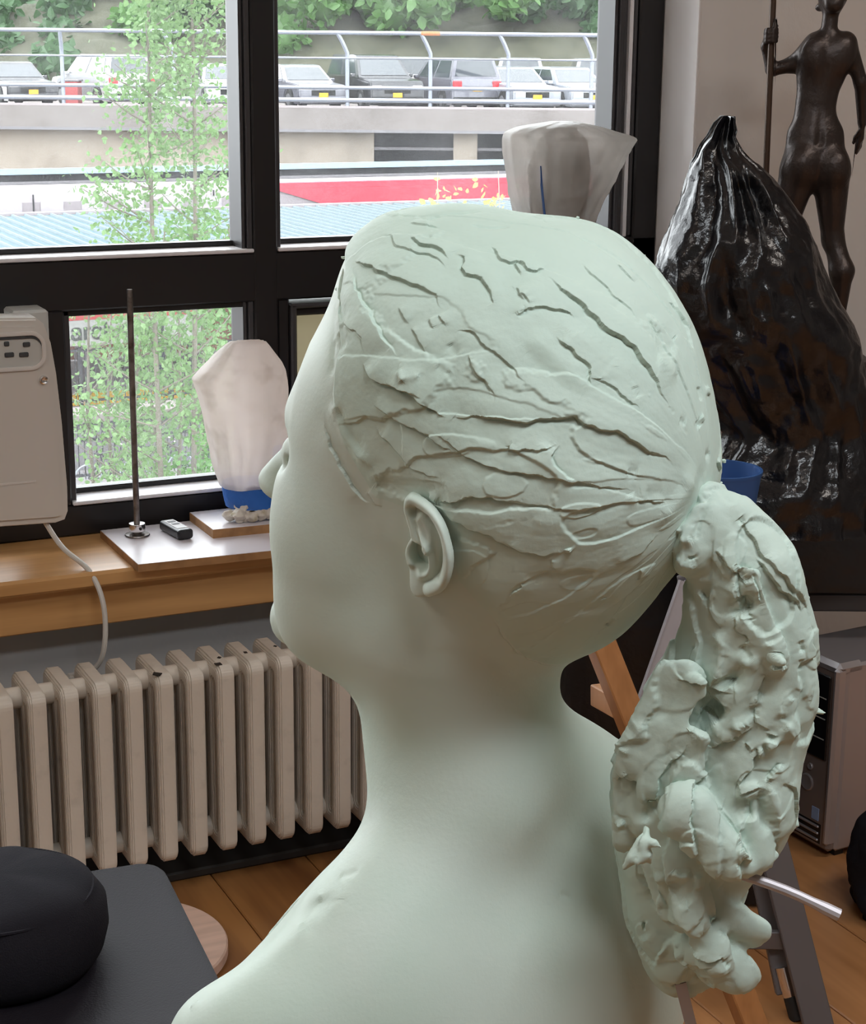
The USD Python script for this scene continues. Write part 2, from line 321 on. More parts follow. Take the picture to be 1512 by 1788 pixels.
part('set_screw', lathe([(0, 0), (.003, 0), (.003, .003), (0, .003)], 10).apply_transform(trimesh.transformations.rotation_matrix(math.pi / 2, [1, 0, 0])).apply_translation([.002, -.0165, .0185]), 'iron_dark', rod)
part('rod', tube([(0, 0, .0), (0, 0, .3), (.001, 0, .507), (.001, 0, .51)], [.0063, .0063, .0063, .0055], 14), 'steel', rod)
rod2 = thing('armature_rod', 'thin steel rod showing behind the white bagged sculpture', 'steel rod', (1.298, 3.5, .671))
part('rod', tube([(0, 0, 0), (0, 0, .345)], .0042, 10), 'steel', rod2); part('flange', lathe([(0, 0), (.02, 0), (.02, .004), (0, .004)], 20), 'steel', rod2)
ph = thing('remote_handset', 'small black handset with grey label lying on the white board', 'handset', (1.055, 3.43, .671), .12)
o = shapely.box(-.017, .001, .017, .022).buffer(-.007).buffer(.007)
part('case', prism(o, -.045, .05, 'y', .003), 'black_plastic', ph); part('label_plate', box((-.012, -.03, .0215), (.012, .042, .0228), .0005), 'grey_label', ph)
part('key', box((-.008, .0, .0225), (.008, .01, .0236), .0005), 'button_grey', ph); part('key', box((-.008, .02, .0225), (.008, .03, .0236), .0005), 'button_grey', ph)

def film(rows, depth, yc, seed, n=72, fold=.006, pleats=11, crush=.004, frame=None, thick=.0015, power=2.):
    """a bag pulled over a form: rows of (z, left, right[, depth]); folds run down it"""
    rows = sorted(rows); z = np.array([r[0] for r in rows]); zz = np.linspace(z[0], z[-1], 64)
    l, r = (np.interp(zz, z, [q[k] for q in rows]) for k in (1, 2)); dd = np.interp(zz, z, [q[3] if len(q) > 3 else depth for q in rows])
    a = np.arange(n) * 2 * np.pi / n; V = []
    for i, h in enumerate(zz):
        c, s = np.cos(a), np.sin(a); e = 2 / power
        x = (l[i] + r[i]) / 2 + (r[i] - l[i]) / 2 * np.sign(c) * np.abs(c) ** e; y = dd[i] * np.sign(s) * np.abs(s) ** e
        V.append(np.stack([x, y, np.full(n, h)], 1))
    V = np.array(V); nrm = np.stack([np.cos(a), np.sin(a), 0 * a], 1)
    Q = np.stack([np.cos(a)[None] * pleats / 6 + 0 * zz[:, None], np.sin(a)[None] * pleats / 6 + 0 * zz[:, None], zz[:, None] * 5 + 0 * a[None]], -1)
    f = 1 - 2 * np.abs(meshkit.noise(Q * 1.3 + 7, seed) * 2 - 1); f2 = 1 - 2 * np.abs(meshkit.noise(V * 34 + 3, seed + 2) * 2 - 1)
    edge = np.abs(nrm[:, 1])[None] * .8 + .2
    V = V + nrm[None] * ((f * fold + f2 * crush) * edge)[..., None]
    k = len(zz); F = []
    for i in range(k - 1):
        for j in range(n): F.append((i * n + j, i * n + (j + 1) % n, (i + 1) * n + (j + 1) % n, (i + 1) * n + j))
    V = np.vstack([V.reshape(-1, 3), V[-1].mean(0)[None] + [0, 0, .001]]); F = np.array(F)
    T = np.vstack([F[:, [0, 1, 2]], F[:, [0, 2, 3]], np.array([((k - 1) * n + j, (k - 1) * n + (j + 1) % n, len(V) - 1) for j in range(n)])])
    return trimesh.Trimesh(V, T, process=False)
bg = thing('bagged_sculpture', 'small sculpture under a white plastic bag taped blue at its foot, on the sill', 'sculpture', (1.203, 3.45, .6895))
Z = lambda z: z - .6895; X = lambda v: v - 1.203
part('bag', film([(Z(.758), X(1.165), X(1.262), .045), (Z(.775), X(1.160), X(1.268), .05), (Z(.80), X(1.152), X(1.285), .055), (Z(.837), X(1.146), X(1.297)), (Z(.88), X(1.138), X(1.300)), (Z(.925), X(1.128), X(1.301)), (Z(.955), X(1.119), X(1.302)), (Z(.978), X(1.111), X(1.302)), (Z(.991), X(1.106), X(1.300)), (Z(1.002), X(1.118), X(1.298)), (Z(1.018), X(1.142), X(1.29)), (Z(1.04), X(1.163), X(1.274), .045), (Z(1.052), X(1.178), X(1.266), .032), (Z(1.062), X(1.19), X(1.259), .016)], .062, 0, 3, fold=.009, crush=.0025, power=2.8, pleats=9), 'bag_white', bg)
part('tape_band', film([(Z(.715), X(1.172), X(1.290), .055), (Z(.74), X(1.166), X(1.272), .05), (Z(.757), X(1.164), X(1.268), .048), (Z(.767), X(1.166), X(1.266), .046)], .05, 0, 9, fold=.0015, crush=.0012), 'blue_tape', bg)
part('tape_tab', box((X(1.272), -.040, Z(.80)), (X(1.312), -.006, Z(.84)), .006), 'blue_tape', bg)
rng = np.random.default_rng(2)
for k, (x, z, r) in enumerate(((1.168, .703, .014), (1.182, .708, .016), (1.197, .702, .015), (1.21, .703, .013), (1.183, .697, .010), (1.212, .698, .010), (1.228, .706, .016), (1.25, .705, .016), (1.20, .715, .02))):
    s = trimesh.creation.icosphere(2, r); v = np.array(s.vertices); v *= 1 + .7 * (meshkit.noise(v * 110 + k * 3, k)[:, None] - .5); v[:, 2] *= .8; s.vertices = v
    s.apply_translation([X(x), -.052 + .012 * rng.random() + (.02 if k in (0, 8) else 0), Z(z)]); part('plaster_lump', s, 'plaster', bg)

b3 = thing('bagged_sculpture', 'sculpture under a grey translucent plastic bag in front of the right window', 'sculpture', (1.96, 3.46, .655))
Z = lambda z: z - .655; X = lambda v: v - 1.96
part('bag', film([(Z(1.24), X(1.885), X(2.02), .06), (Z(1.30), X(1.866), X(2.035), .07), (Z(1.34), X(1.852), X(2.058)), (Z(1.38), X(1.84), X(2.088)), (Z(1.42), X(1.83), X(2.112)), (Z(1.445), X(1.826), X(2.13)), (Z(1.462), X(1.825), X(2.142), .07), (Z(1.468), X(1.825), X(2.13), .065), (Z(1.478), X(1.828), X(2.09), .06), (Z(1.49), X(1.86), X(2.045), .05), (Z(1.499), X(1.93), X(1.995), .025), (Z(1.501), X(1.945), X(1.985), .012)], .075, 0, 21, fold=.013, crush=.003, pleats=15, power=2.4), 'bag_grey', b3)
core = film([(Z(1.2), X(1.92), X(2.0), .04), (Z(1.3), X(1.895), X(2.02), .05), (Z(1.4), X(1.885), X(2.03), .055), (Z(1.46), X(1.91), X(2.02), .045), (Z(1.488), X(1.945), X(1.99), .02)], .05, 0, 4, fold=.003, crush=.002)
part('wrapped_form', core, 'wrapped_grey', b3)
part('strip', tube(curve([(X(1.875), -.062, Z(1.41)), (X(1.878), -.07, Z(1.35)), (X(1.89), -.066, Z(1.29)), (X(1.905), -.06, Z(1.25))], 20), .005, 8, flat=.3), 'blue_tub', b3, label='dull blue strip showing through the bag')
part('post', box((-.02, -.02, .02), (.02, .02, .56), .003), 'easel_wood', b3); part('foot_board', box((-.09, -.07, 0), (.09, .07, .02), .003), 'easel_wood', b3)

# ---------------------------------------------------------------- left foreground
st = thing('padded_seat', 'black vinyl padded seat in the lower left corner', 'seat', (.46, 2.12, 0))
o = shapely.Polygon([(-.33, -.42), (.17, -.42), (.205, -.33), (.268, .375), (-.33, .42)]).buffer(-.045).buffer(.045, quad_segs=8)
def pillow(poly, z0, z1, r, n=5, crown=.0):
    ms = []
    for k in range(n + 1):
        a = k / n * math.pi / 2; ins, dz = r * (1 - math.cos(a)), r * math.sin(a)
        ms.append(trimesh.creation.extrude_polygon(poly.buffer(-ins), (z1 - z0) - 2 * (r - dz), engine='earcut').apply_translation([0, 0, z0 + r - dz]))
    return cat(ms)
part('pad', pillow(o, .358, .42, .022), 'vinyl_black', st)
part('seat_board', trimesh.creation.extrude_polygon(o.buffer(-.012), .016, engine='earcut').apply_translation([0, 0, .343]), 'table_dark', st)
for x, y in ((-.28, -.36), (.12, -.36), (-.28, .34), (.2, .32)): part('leg', tube([(x * .8, y * .8, .345), (x, y, 0)], [.016, .013], 10), 'iron_dark', st)
cu = thing('cushion', 'round black fabric bolster cushion lying on the padded seat', 'cushion', (.425, 2.262, .42))
prof = [(0, .0), (.118, 0), (.138, .008), (.148, .025), (.152, .05), (.147, .082), (.128, .108), (.105, .122), (.06, .130), (0, .132)]
m = lathe(prof, 64); v = np.array(m.vertices); a = np.arctan2(v[:, 1], v[:, 0]); rr = np.hypot(v[:, 0], v[:, 1])
f = meshkit.noise(np.stack([np.cos(a) * 2.2, np.sin(a) * 2.2, v[:, 2] * 9], 1), 3) - .5
v[:, :2] *= (1 + .10 * f * np.clip(rr / .1, 0, 1))[:, None]; v[:, 2] += .014 * f * np.clip(v[:, 2] / .1, 0, 1); m.vertices = v
part('cover', m, 'fabric_black', cu, smooth=60)
part('seam_piping', tube([(.131 * math.cos(t) * (1 + .1 * 0), .131 * math.sin(t), .1085) for t in np.linspace(0, 2 * math.pi, 60)], .0026, 6, cap=False), 'fabric_black', cu)
rb = thing('round_board', 'round pale wooden board lying on the floor under the padded seat', 'board', (.785, 2.95, 0))
part('disc', lathe([(0, .003), (.188, .003), (.191, .006), (.191, .024), (.188, .028), (0, .028)], 64), 'pale_wood', rb); part('foot', lathe([(0, 0), (.06, 0), (.06, .003), (0, .003)], 24), 'rubber', rb)

# ---------------------------------------------------------------- right side, behind the clay head
BASE = np.array([1.963, 2.69, 0.])                 # local axes: u to the right, w away, z up
RZ = -YAW
rng = np.random.default_rng(11)
ds = thing('draped_stand', 'modelling stand draped to the floor in crumpled black plastic', 'stand', BASE, RZ)
def drape(x0, x1, y0, y1, z0, z1, seed, r=.05, amp=.018, name='sheet', res=.012, mound=0.):
    """a sheet thrown over a block: rounded block, folds running down, crumples on top"""
    xs, ys = np.arange(x0 - .05, x1 + .0501, res), np.arange(y0 - .05, y1 + .0501, res)
    P = shapely.box(x0, y0, x1, y1).buffer(-r).buffer(r)
    A, B = np.meshgrid(xs, ys, indexing='ij'); G = np.stack([A.ravel(), B.ravel()], 1)
    d = np.where(shapely.contains_xy(P, G[:, 0], G[:, 1]), 1, -1) * shapely.distance(P.exterior, shapely.points(G))
    t = np.clip((d + .05) / .08, 0, 1); h = z0 + (z1 - z0) * np.sqrt(np.clip(1 - (1 - t) ** 2, 0, 1)) ** .6
    q = np.c_[G * 9, h * 4]
    h += (amp * (1 - 2 * np.abs(meshkit.noise(q, seed) * 2 - 1)) + amp * .5 * (1 - 2 * np.abs(meshkit.noise(q * 2.7, seed + 1) * 2 - 1))) * t
    h += mound * np.exp(-(((G[:, 0] - (x0 + x1) / 2) / (x1 - x0) * 2.4) ** 2)) * t
    k, n = A.shape; V = np.c_[G, np.maximum(h, z0)]
    fold = (meshkit.noise(np.c_[G * 16, 0 * h], seed + 4) - .5) * .05 * (1 - t)
    idx = np.arange(k * n).reshape(k, n); F = np.stack([idx[:-1, :-1], idx[1:, :-1], idx[1:, 1:], idx[:-1, 1:]], -1).reshape(-1, 4)
    return trimesh.Trimesh(V, np.vstack([F[:, [0, 1, 2]], F[:, [0, 2, 3]]]), process=False)
part('black_sheet', drape(-.33, .06, .0, .26, .01, .76, 5), 'sheet_black', ds, smooth=60)
part('stand_block', box((-.28, .05, 0), (.02, .21, .66), .01), 'table_dark', ds)
tb = thing('low_table', 'dark low table behind the computer tower, under black plastic', 'table', BASE, RZ)
part('tabletop', box((.02, .33, .50), (.95, .72, .54), .004), 'table_dark', tb)
for x, y in ((.06, .37), (.9, .37), (.06, .68), (.9, .68)): part('leg', box((x - .02, y - .02, 0), (x + .02, y + .02, .50), .003), 'table_dark', tb)
ms = thing('plastic_sheet', 'heap of crumpled black plastic sheeting on the low table', 'plastic sheet', BASE, RZ)
part('heap', drape(.08, .90, .37, .50, .545, .76, 31, r=.05, amp=.03), 'sheet_black', ms, smooth=50)
tub = thing('plastic_tub', 'blue plastic tub peeping out below the black bag', 'tub', BASE, RZ)
part('tub', lathe([(0, .79), (.06, .79), (.074, .905), (.077, .91), (.077, .916), (.072, .916), (.055, .80), (0, .795)], 36, (-.10, -.20, .018)), 'blue_tub', tub); part('tub_stand', box((-.14, -.24, 0), (-.06, -.16, .8085), .004), 'table_dark', tub)

bb = thing('bagged_sculpture', 'large sculpture hooded in a shiny black rubbish bag, peaked at the top', 'sculpture', BASE, RZ)
rows = [(1.539, -.0865, -.083, .004), (1.526, -.098, -.081, .010), (1.506, -.110, -.077, .016), (1.481, -.127, -.067, .026), (1.465, -.133, -.050, .034), (1.450, -.140, -.020, .05), (1.409, -.152, .018, .075), (1.357, -.170, .058, .095), (1.305, -.187, .084, .11), (1.258, -.200, .108, .12), (1.21, -.195, .135, .12), (1.168, -.183, .161, .115), (1.104, -.159, .184, .105), (1.039, -.124, .200, .085), (.985, -.085, .205, .065), (.955, -.06, .21, .06), (.92, -.09, .22, .075), (.86, -.12, .232, .10), (.78, -.14, .24, .11)]
part('bag', film(rows, .1, 0, 8, n=260, fold=.020, crush=.007, pleats=16), 'bag_black', bb, smooth=38)
# ---- computer tower on the floor
e1 = np.array([.5, -.866, 0]); e2 = np.array([.866, .5, 0])       # in local u, w: along the front (towards the viewer), away along its side
pc = thing('computer_tower', 'silver computer tower with a bronze-grey front standing by the low table', 'computer', (2.257, 2.748, 0), RZ)
def pcb(lo, hi, c=.003): return oriented(box(lo, hi, c), e1, e2, np.array([0, 0, 1.]))
part('case', pcb((-.188, .012, .012), (0, .42, .43), .006), 'case_silver', pc)
part('front_panel', pcb((-.188, -.010, .014), (0, .014, .432), .008), 'case_front', pc)
part('top_lip', pcb((-.188, -.012, .405), (0, .06, .4345), .010), 'case_silver', pc)
part('bezel', pcb((-.016, -.016, .03), (0.001, .012, .425), .006), 'case_silver', pc)
part('drive_door', pcb((-.172, -.014, .215), (-.022, -.008, .402), .004), 'case_black', pc)
for z in (.26, .305, .35): part('drive_seam', pcb((-.165, -.0152, z), (-.03, -.0135, z + .0022), 0), 'panel_grey', pc)
def disc(r, h): return lathe([(0, 0), (r, 0), (r, h * .6), (r * .86, h), (r * .6, h * .7), (0, h * .7)], 26)
for x, z, r in ((-.075, .150, .019), (-.068, .188, .0075)):
    part('power_button', oriented(disc(r, .004), np.array([.5, -.866, 0]), np.array([0, 0, 1.]), np.array([-.866, -.5, 0]), e1 * x + e2 * -.0095 + np.array([0, 0, z])), 'case_silver', pc)
part('sticker', pcb((-.055, -.0115, .075), (-.033, -.0095, .103), .0005), 'sticker_blue', pc)
for z in (.030, .045, .060): part('vent_bar', pcb((-.165, -.014, z), (-.03, -.008, z + .006), .002), 'case_silver', pc)
part('vent_recess', pcb((-.17, -.0105, .026), (-.025, -.0095, .07), 0), 'case_black', pc)
for x, y in ((-.17, .03), (-.02, .03), (-.17, .38), (-.02, .38)): part('foot', oriented(box((x - .012, y - .012, 0), (x + .012, y + .012, .013)), e1, e2, np.array([0, 0, 1.])), 'rubber', pc)

# ---- grey metal step ladder
ld = thing('step_ladder', 'grey metal step ladder standing open behind the ponytail', 'step ladder', (0, 0, 0))
def channel(p, q, w, t, side):
    p, q = np.asarray(p), np.asarray(q); d = (q - p) / np.linalg.norm(q - p); s = np.asarray(side, float); s = s - d * (s @ d); s /= np.linalg.norm(s); nrm = np.cross(d, s)
    ms = [beam(p + nrm * t / 2, q + nrm * t / 2, w, .003, s), beam(p + s * (w / 2 - .0015), q + s * (w / 2 - .0015), .003, t, s), beam(p - s * (w / 2 - .0015), q - s * (w / 2 - .0015), .003, t, s)]
    return cat(ms)
top_l, foot_l = np.array([1.688, 2.487, .752]), np.array([1.372, 2.425, .02]); top_r, foot_r = np.array([1.715, 2.475, .757]), np.array([1.818, 2.212, .0])
dl = (foot_l - top_l) / np.linalg.norm(foot_l - top_l)
side_l = np.cross(dl, VIEW); side_l /= np.linalg.norm(side_l)
part('rail', channel(top_l, foot_l, .030, .030, -VIEW + .0 * side_l), 'aluminium', ld, smooth=False)
part('rail', beam(top_l + SIDE * .024 - AWAY * .002, foot_l + SIDE * .024 - AWAY * .002, .030, .022, SIDE, .002), 'aluminium_grey', ld, smooth=False)
part('end_cap', beam(top_l + SIDE * .012 + np.array([0, 0, .002]) - AWAY * .012, top_l + SIDE * .012 + dl * .040 - AWAY * .012, .044, .004, SIDE, .001), 'aluminium', ld, smooth=False)
for k in (.010, .032):
    q = top_l + SIDE * .026 + dl * k - AWAY * .0145; part('screw', tube([q, q - AWAY * .002], .0022, 8), 'iron_dark', ld)
part('leg', beam(top_r, foot_r, .052, .022, SIDE, .002), 'aluminium_grey', ld, smooth=False)
part('leg', beam(top_r + np.array([.02, .05, -.02]), np.array([1.795, 2.285, .035]), .03, .018, SIDE, .002), 'aluminium_grey', ld, smooth=False)
part('ferrule', tube([(1.792, 2.292, .085), (1.797, 2.278, .05), (1.80, 2.27, .03)], [.014, .015, .012], 14), 'chrome', ld)
part('rubber_foot', tube([(1.799, 2.272, .035), (1.806, 2.252, .0)], [.013, .018], 14), 'rubber', ld)
a = top_r + (foot_r - top_r) * .81; part('brace', beam(a + np.array([0, .012, 0]), a - SIDE * .36 + np.array([0, .012, 0]), .034, .012, np.array([0, 0, 1.]), .002), 'aluminium_grey', ld, smooth=False)
part('hinge_plate', beam(top_l - AWAY * .0 + SIDE * .0 + np.array([0, .03, -.02]), top_r + np.array([0, .03, -.02]), .05, .01, np.array([0, 0, 1.]), .002), 'aluminium_grey', ld, smooth=False)

# ---- wooden easel
es = thing('easel', 'orange-brown wooden easel legs showing under the nape of the clay head', 'easel', (0, 0, 0))
d = np.array([.037, -.058, -.138]); d /= np.linalg.norm(d); p0 = np.array([1.345, 2.190, .755]) - d * .08; k = p0[2] / -d[2]
part('leg', beam(p0, p0 + d * k, .040, .030, SIDE * .92 + AWAY * .38, .002), 'easel_wood', es, smooth=False)
part('leg', beam((1.262, 2.24, .83), (1.235, 2.20, .0), .030, .03, SIDE, .002), 'easel_wood', es, smooth=False)
part('cross_bar', beam(p0 + d * .17 + AWAY * .02, p0 + d * .17 - SIDE * .035 + AWAY * .12 - np.array([0, 0, .012]), .035, .03, np.array([0, 0, 1.]), .002), 'easel_wood', es, smooth=False)
part('hinge_bar', beam(p0 + d * .03, (1.262, 2.235, .80), .03, .02, np.array([0, 0, 1.]), .002), 'easel_wood', es, smooth=False)
wt = thing('white_panel', 'white board lying flat on a stool behind the neck', 'board', (1.25, 2.36, 0), RZ)
part('panel', box((-.20, -.085, .600), (.062, .14, .612), .002), 'white_board', wt)
part('stool_post', box((-.09, -.03, .02), (-.03, .03, .600), .004), 'table_dark', wt); part('stool_foot', box((-.16, -.1, 0), (.04, .1, .02), .004), 'table_dark', wt)

# ---- black bag on the floor
kb = thing('black_bag', 'black fabric bag slumped on the floor at the lower right', 'bag', (2.17, 2.53, 0), RZ)
s = trimesh.creation.icosphere(5, 1.); v = np.array(s.vertices); v = np.sign(v) * np.abs(v) ** .8 * np.array([.17, .11, .15]); v += v / np.linalg.norm(v, axis=1, keepdims=True) * ((meshkit.fbm(v * 14, 3, 6) - .5) * .05)[:, None]
v[:, 2] += .135 + v[:, 0] * .35; v[:, 2] = np.maximum(v[:, 2], .002); v[:, 0] += .135; s.vertices = v
part('body', s, 'fabric_black', kb, smooth=60)
part('strap', tube(curve([(.015, -.11, .12), (-.01, -.135, .02), (.012, -.20, .008), (.045, -.27, .007), (.075, -.33, .012)], 30), .006, 8, flat=.5), 'fabric_black', kb)
part('buckle', oriented(box((-.012, -.022, 0), (.012, .022, .012), .004), np.array([.8, .5, 0]), np.array([-.5, .8, 0]), np.array([0, 0, 1.]), (.075, -.335, .004)), 'black_plastic', kb)
part('leg_bar', tube([(.03, -.02, .16), (.12, -.02, .27)], .016, 10, flat=.5), 'case_front', kb, label='grey-brown leg bar along its upper edge')  # a separate grey leg bar, added here as a part of the bag

# ---------------------------------------------------------------- bronze figure with a staff
class Grid:
    """a signed distance field on a grid, in millimetres"""
    def __init__(s, lo, hi, h):
        s.lo = np.array(lo, float); s.h = h; s.n = np.ceil((np.array(hi) - s.lo) / h).astype(int) + 1
        s.ax = [(s.lo[i] + h * np.arange(s.n[i])).astype(np.float32) for i in range(3)]; s.d = np.full(s.n, 1e3, np.float32)
    def sub(s, c, r):
        a = np.clip(np.floor((np.asarray(c) - r - s.lo) / s.h).astype(int), 0, s.n - 1); b = np.clip(np.ceil((np.asarray(c) + r - s.lo) / s.h).astype(int) + 1, 1, s.n)
        sl = tuple(slice(x, y) for x, y in zip(a, b)); return sl, np.meshgrid(*[s.ax[i][sl[i]] for i in range(3)], indexing='ij', sparse=True)
    def put(s, sl, d, k, op):
        b = s.d[sl]; d = d if op == 'u' else -d; sg = 1 if op == 'u' else -1
        x, y = sg * b, sg * (d if op == 'u' else d)
        if op != 'u': x, y = -b, -d
        r = np.minimum(x, y) if k <= 0 else np.minimum(x, y) - np.maximum(k - np.abs(x - y), 0) ** 2 / k * .25
        s.d[sl] = r if op == 'u' else -r
    def ell(s, c, rad, B=None, k=10, op='u'):
        rad = np.asarray(rad, float); sl, P = s.sub(c, rad.max() + k + 12); X = [P[i] - np.float32(c[i]) for i in range(3)]
        q = X if B is None else [X[0] * np.float32(b[0]) + X[1] * np.float32(b[1]) + X[2] * np.float32(b[2]) for b in B]
        k0 = np.sqrt(sum((q[i] / np.float32(rad[i])) ** 2 for i in range(3))); k1 = np.sqrt(sum((q[i] / np.float32(rad[i] ** 2)) ** 2 for i in range(3)))
        s.put(sl, k0 * (k0 - 1) / np.maximum(k1, 1e-6), k, op)
    def cone(s, a, b, ra, rb, k=10, op='u', sq=None):
        a, b = np.asarray(a, float), np.asarray(b, float); sl, P = s.sub((a + b) / 2, np.abs(b - a) / 2 + max(ra, rb) + k + 10); ba = b - a
        t = np.clip(sum((P[i] - np.float32(a[i])) * np.float32(ba[i]) for i in range(3)) / np.float32(ba @ ba), 0, 1)
        q = [P[i] - np.float32(a[i]) - t * np.float32(ba[i]) for i in range(3)]; d = sum(x * x for x in q)
        if sq is not None:
            n, fac = np.asarray(sq[0]) / np.linalg.norm(sq[0]), sq[1]; dn = sum(q[i] * np.float32(n[i]) for i in range(3))
            d = (np.sqrt(d - dn * dn + (dn * np.float32(fac)) ** 2) - (ra + (rb - ra) * t)) / np.float32(max(1, fac ** .5))
        else: d = np.sqrt(d) - (ra + (rb - ra) * t)
        s.put(sl, d.astype(np.float32), k, op)
    def tube(s, pts, rad, k=4, op='u', sq=None):
        for i in range(len(pts) - 1): s.cone(pts[i], pts[i + 1], rad[i], rad[i + 1], k, op, sq)
    def mesh(s): return surface_nets(s.d, s.lo, s.h)
def surface_nets(d, lo, h):
    n = np.array(d.shape); ins = d < 0; cnt = np.zeros(n - 1, np.uint8); cs = list(np.ndindex(2, 2, 2))
    for a, b, c in cs: cnt += ins[a:n[0] - 1 + a, b:n[1] - 1 + b, c:n[2] - 1 + c]
    act = (cnt > 0) & (cnt < 8); idx = np.full(n - 1, -1, np.int64); I = np.argwhere(act); idx[act] = np.arange(len(I))
    acc, w = np.zeros((len(I), 3)), np.zeros(len(I)); val = {c: d[I[:, 0] + c[0], I[:, 1] + c[1], I[:, 2] + c[2]].astype(float) for c in cs}
    for a in cs:
        for k in range(3):
            if a[k] == 0:
                b = list(a); b[k] = 1; va, vb = val[a], val[tuple(b)]; m = (va < 0) != (vb < 0); t = np.where(m, va / np.where(m, va - vb, 1), 0)
                p = np.array(a, float)[None] + np.zeros((len(I), 3)); p[:, k] += t; acc += p * m[:, None]; w += m
    V = lo + h * (I + acc / w[:, None]); F = []
    for k in range(3):
        o = [i for i in range(3) if i != k]; s0 = [slice(1, n[i] - 1) for i in range(3)]; s1 = list(s0); s0[k] = slice(0, n[k] - 1); s1[k] = slice(1, n[k]); a, b = ins[tuple(s0)], ins[tuple(s1)]
        for cond, flip in ((a & ~b, False), (~a & b, True)):
            J = np.argwhere(cond)
            for i in o: J[:, i] += 1
            def at(x, y):
                q = J.copy(); q[:, o[0]] -= x; q[:, o[1]] -= y; return idx[q[:, 0], q[:, 1], q[:, 2]]
            q = np.stack([at(1, 1), at(0, 1), at(0, 0), at(1, 0)], 1); F.append(q[:, ::-1] if flip ^ (k == 1) else q)
    return V, np.vstack(F)
def tri(F): return np.vstack([F[:, [0, 1, 2]], F[:, [0, 2, 3]]])

def figure():
    """a standing woman seen from behind, her left hand on a staff; local mm: u right, w away, z up"""
    g = Grid((-135, -75, 1010), (135, 110, 1860), 2.2)
    # head, hair, neck
    g.ell((26, 6, 1765), (29, 34, 38), None, 0); g.ell((26, -8, 1775), (31, 28, 34), None, 8); g.ell((24, -24, 1748), (20, 16, 18), None, 8)
    g.ell((6, 26, 1742), (10, 8, 8), None, 8); g.cone((25, 2, 1742), (22, 0, 1694), 16, 17, 10)
    # trunk
    g.cone((2, 2, 1672), (58, 0, 1676), 20, 19, 14); g.ell((18, 6, 1635), (55, 34, 52), None, 20); g.ell((10, 8, 1592), (46, 31, 50), None, 24)
    g.ell((5, 6, 1540), (42, 29, 42), None, 24); g.ell((8, 2, 1480), (60, 38, 52), None, 26); g.ell((10, 0, 1430), (68, 40, 50), None, 24)
    g.ell((-22, -22, 1424), (34, 30, 40), None, 14); g.ell((46, -22, 1420), (34, 30, 40), None, 14)
    g.cone((13, -56, 1456), (13, -46, 1360), 5, 6, 6, 's'); g.cone((12, -34, 1690), (10, -38, 1470), 4, 3, 14, 's')
    g.ell((-10, -16, 1648), (24, 14, 30), None, 22); g.ell((50, -16, 1648), (24, 14, 30), None, 22)
    g.ell((-10, 34, 1622), (22, 20, 22), None, 12); g.ell((44, 34, 1622), (22, 20, 22), None, 12)
    # legs
    g.cone((-24, 0, 1400), (-50, 12, 1262), 40, 24, 18); g.cone((-50, 12, 1262), (-66, -6, 1225), 23, 22, 12); g.cone((-66, -8, 1218), (-78, -4, 1090), 23, 12, 12); g.cone((-78, -4, 1095), (-80, 0, 1040), 12, 12, 8); g.cone((-80, -6, 1030), (-96, 52, 1024), 13, 8, 8)
    g.cone((46, 0, 1400), (60, 10, 1262), 40, 22, 18); g.cone((62, 8, 1266), (80, -10, 1200), 21, 25, 14); g.cone((80, -10, 1200), (84, 0, 1090), 25, 11, 12); g.cone((84, 0, 1095), (84, 0, 1040), 11, 12, 8); g.cone((84, -6, 1030), (92, 54, 1024), 13, 8, 8)
    # left arm to the staff
    g.cone((-6, 4, 1668), (-46, 22, 1626), 19, 16, 12); g.cone((-46, 22, 1626), (-86, 26, 1616), 16, 13, 8); g.cone((-86, 26, 1616), (-104, 18, 1662), 14, 9.5, 6); g.cone((-104, 18, 1662), (-101, 10, 1680), 9, 10, 5)
    # right arm, bent forward
    g.cone((64, 4, 1668), (98, 10, 1592), 19, 14, 12); g.cone((98, 10, 1592), (112, 34, 1508), 14, 9.5, 8); g.cone((112, 34, 1508), (113, 42, 1478), 9.5, 11, 5, sq=((1, 0, 0), 1.6))
    for i in range(4): g.tube([(109 + 2.6 * i, 36 + 5 * i, 1476), (108 + 2.6 * i, 40 + 5 * i, 1458), (105 + 2.4 * i, 44 + 4 * i, 1444 + 2 * abs(i - 1))], [4.2, 4, 3.2], 2)
    g.tube([(108, 32, 1492), (101, 40, 1478), (99, 44, 1466)], [4.5, 4.2, 3.4], 2)
    # fingers closed about the staff
    for i, z in enumerate((1672, 1680, 1688, 1695)):
        r = (4.6, 4.9, 4.8, 4.2)[i]; g.tube([(-108, 4, z), (-106, -8, z + 1), (-95, -12, z + 2), (-87, -5, z + 2), (-88, 4, z + 1)], [r, r, r, r * .9, r * .75], 2.5)
    g.tube([(-102, 14, 1690), (-92, 14, 1700), (-86, 4, 1704)], [5, 4.8, 4], 3)
    V, Q = g.mesh(); m = trimesh.Trimesh(V, tri(Q), process=False); trimesh.smoothing.filter_taubin(m, iterations=8); return m
fg = thing('bronze_statue', 'dark bronze statue of a nude woman holding a tall staff, against the grey wall', 'statue', (2.36, 3.10, 0), RZ)
m = figure(); m.vertices = np.asarray(m.vertices) / 1000; part('figure', m, 'bronze', fg, smooth=True)
part('staff', tube([(-.085, .003, 1.012), (-.092, .003, 1.45), (-.0985, .003, 1.90)], [.0062, .0068, .0068], 14), 'staff_bronze', fg)
part('plinth', box((-.15, -.09, .96), (.15, .11, 1.016), .006), 'bronze', fg)
pd = thing('statue_stand', 'dark stand carrying the bronze statue behind the black bag', 'stand', (2.36, 3.10, 0), RZ)
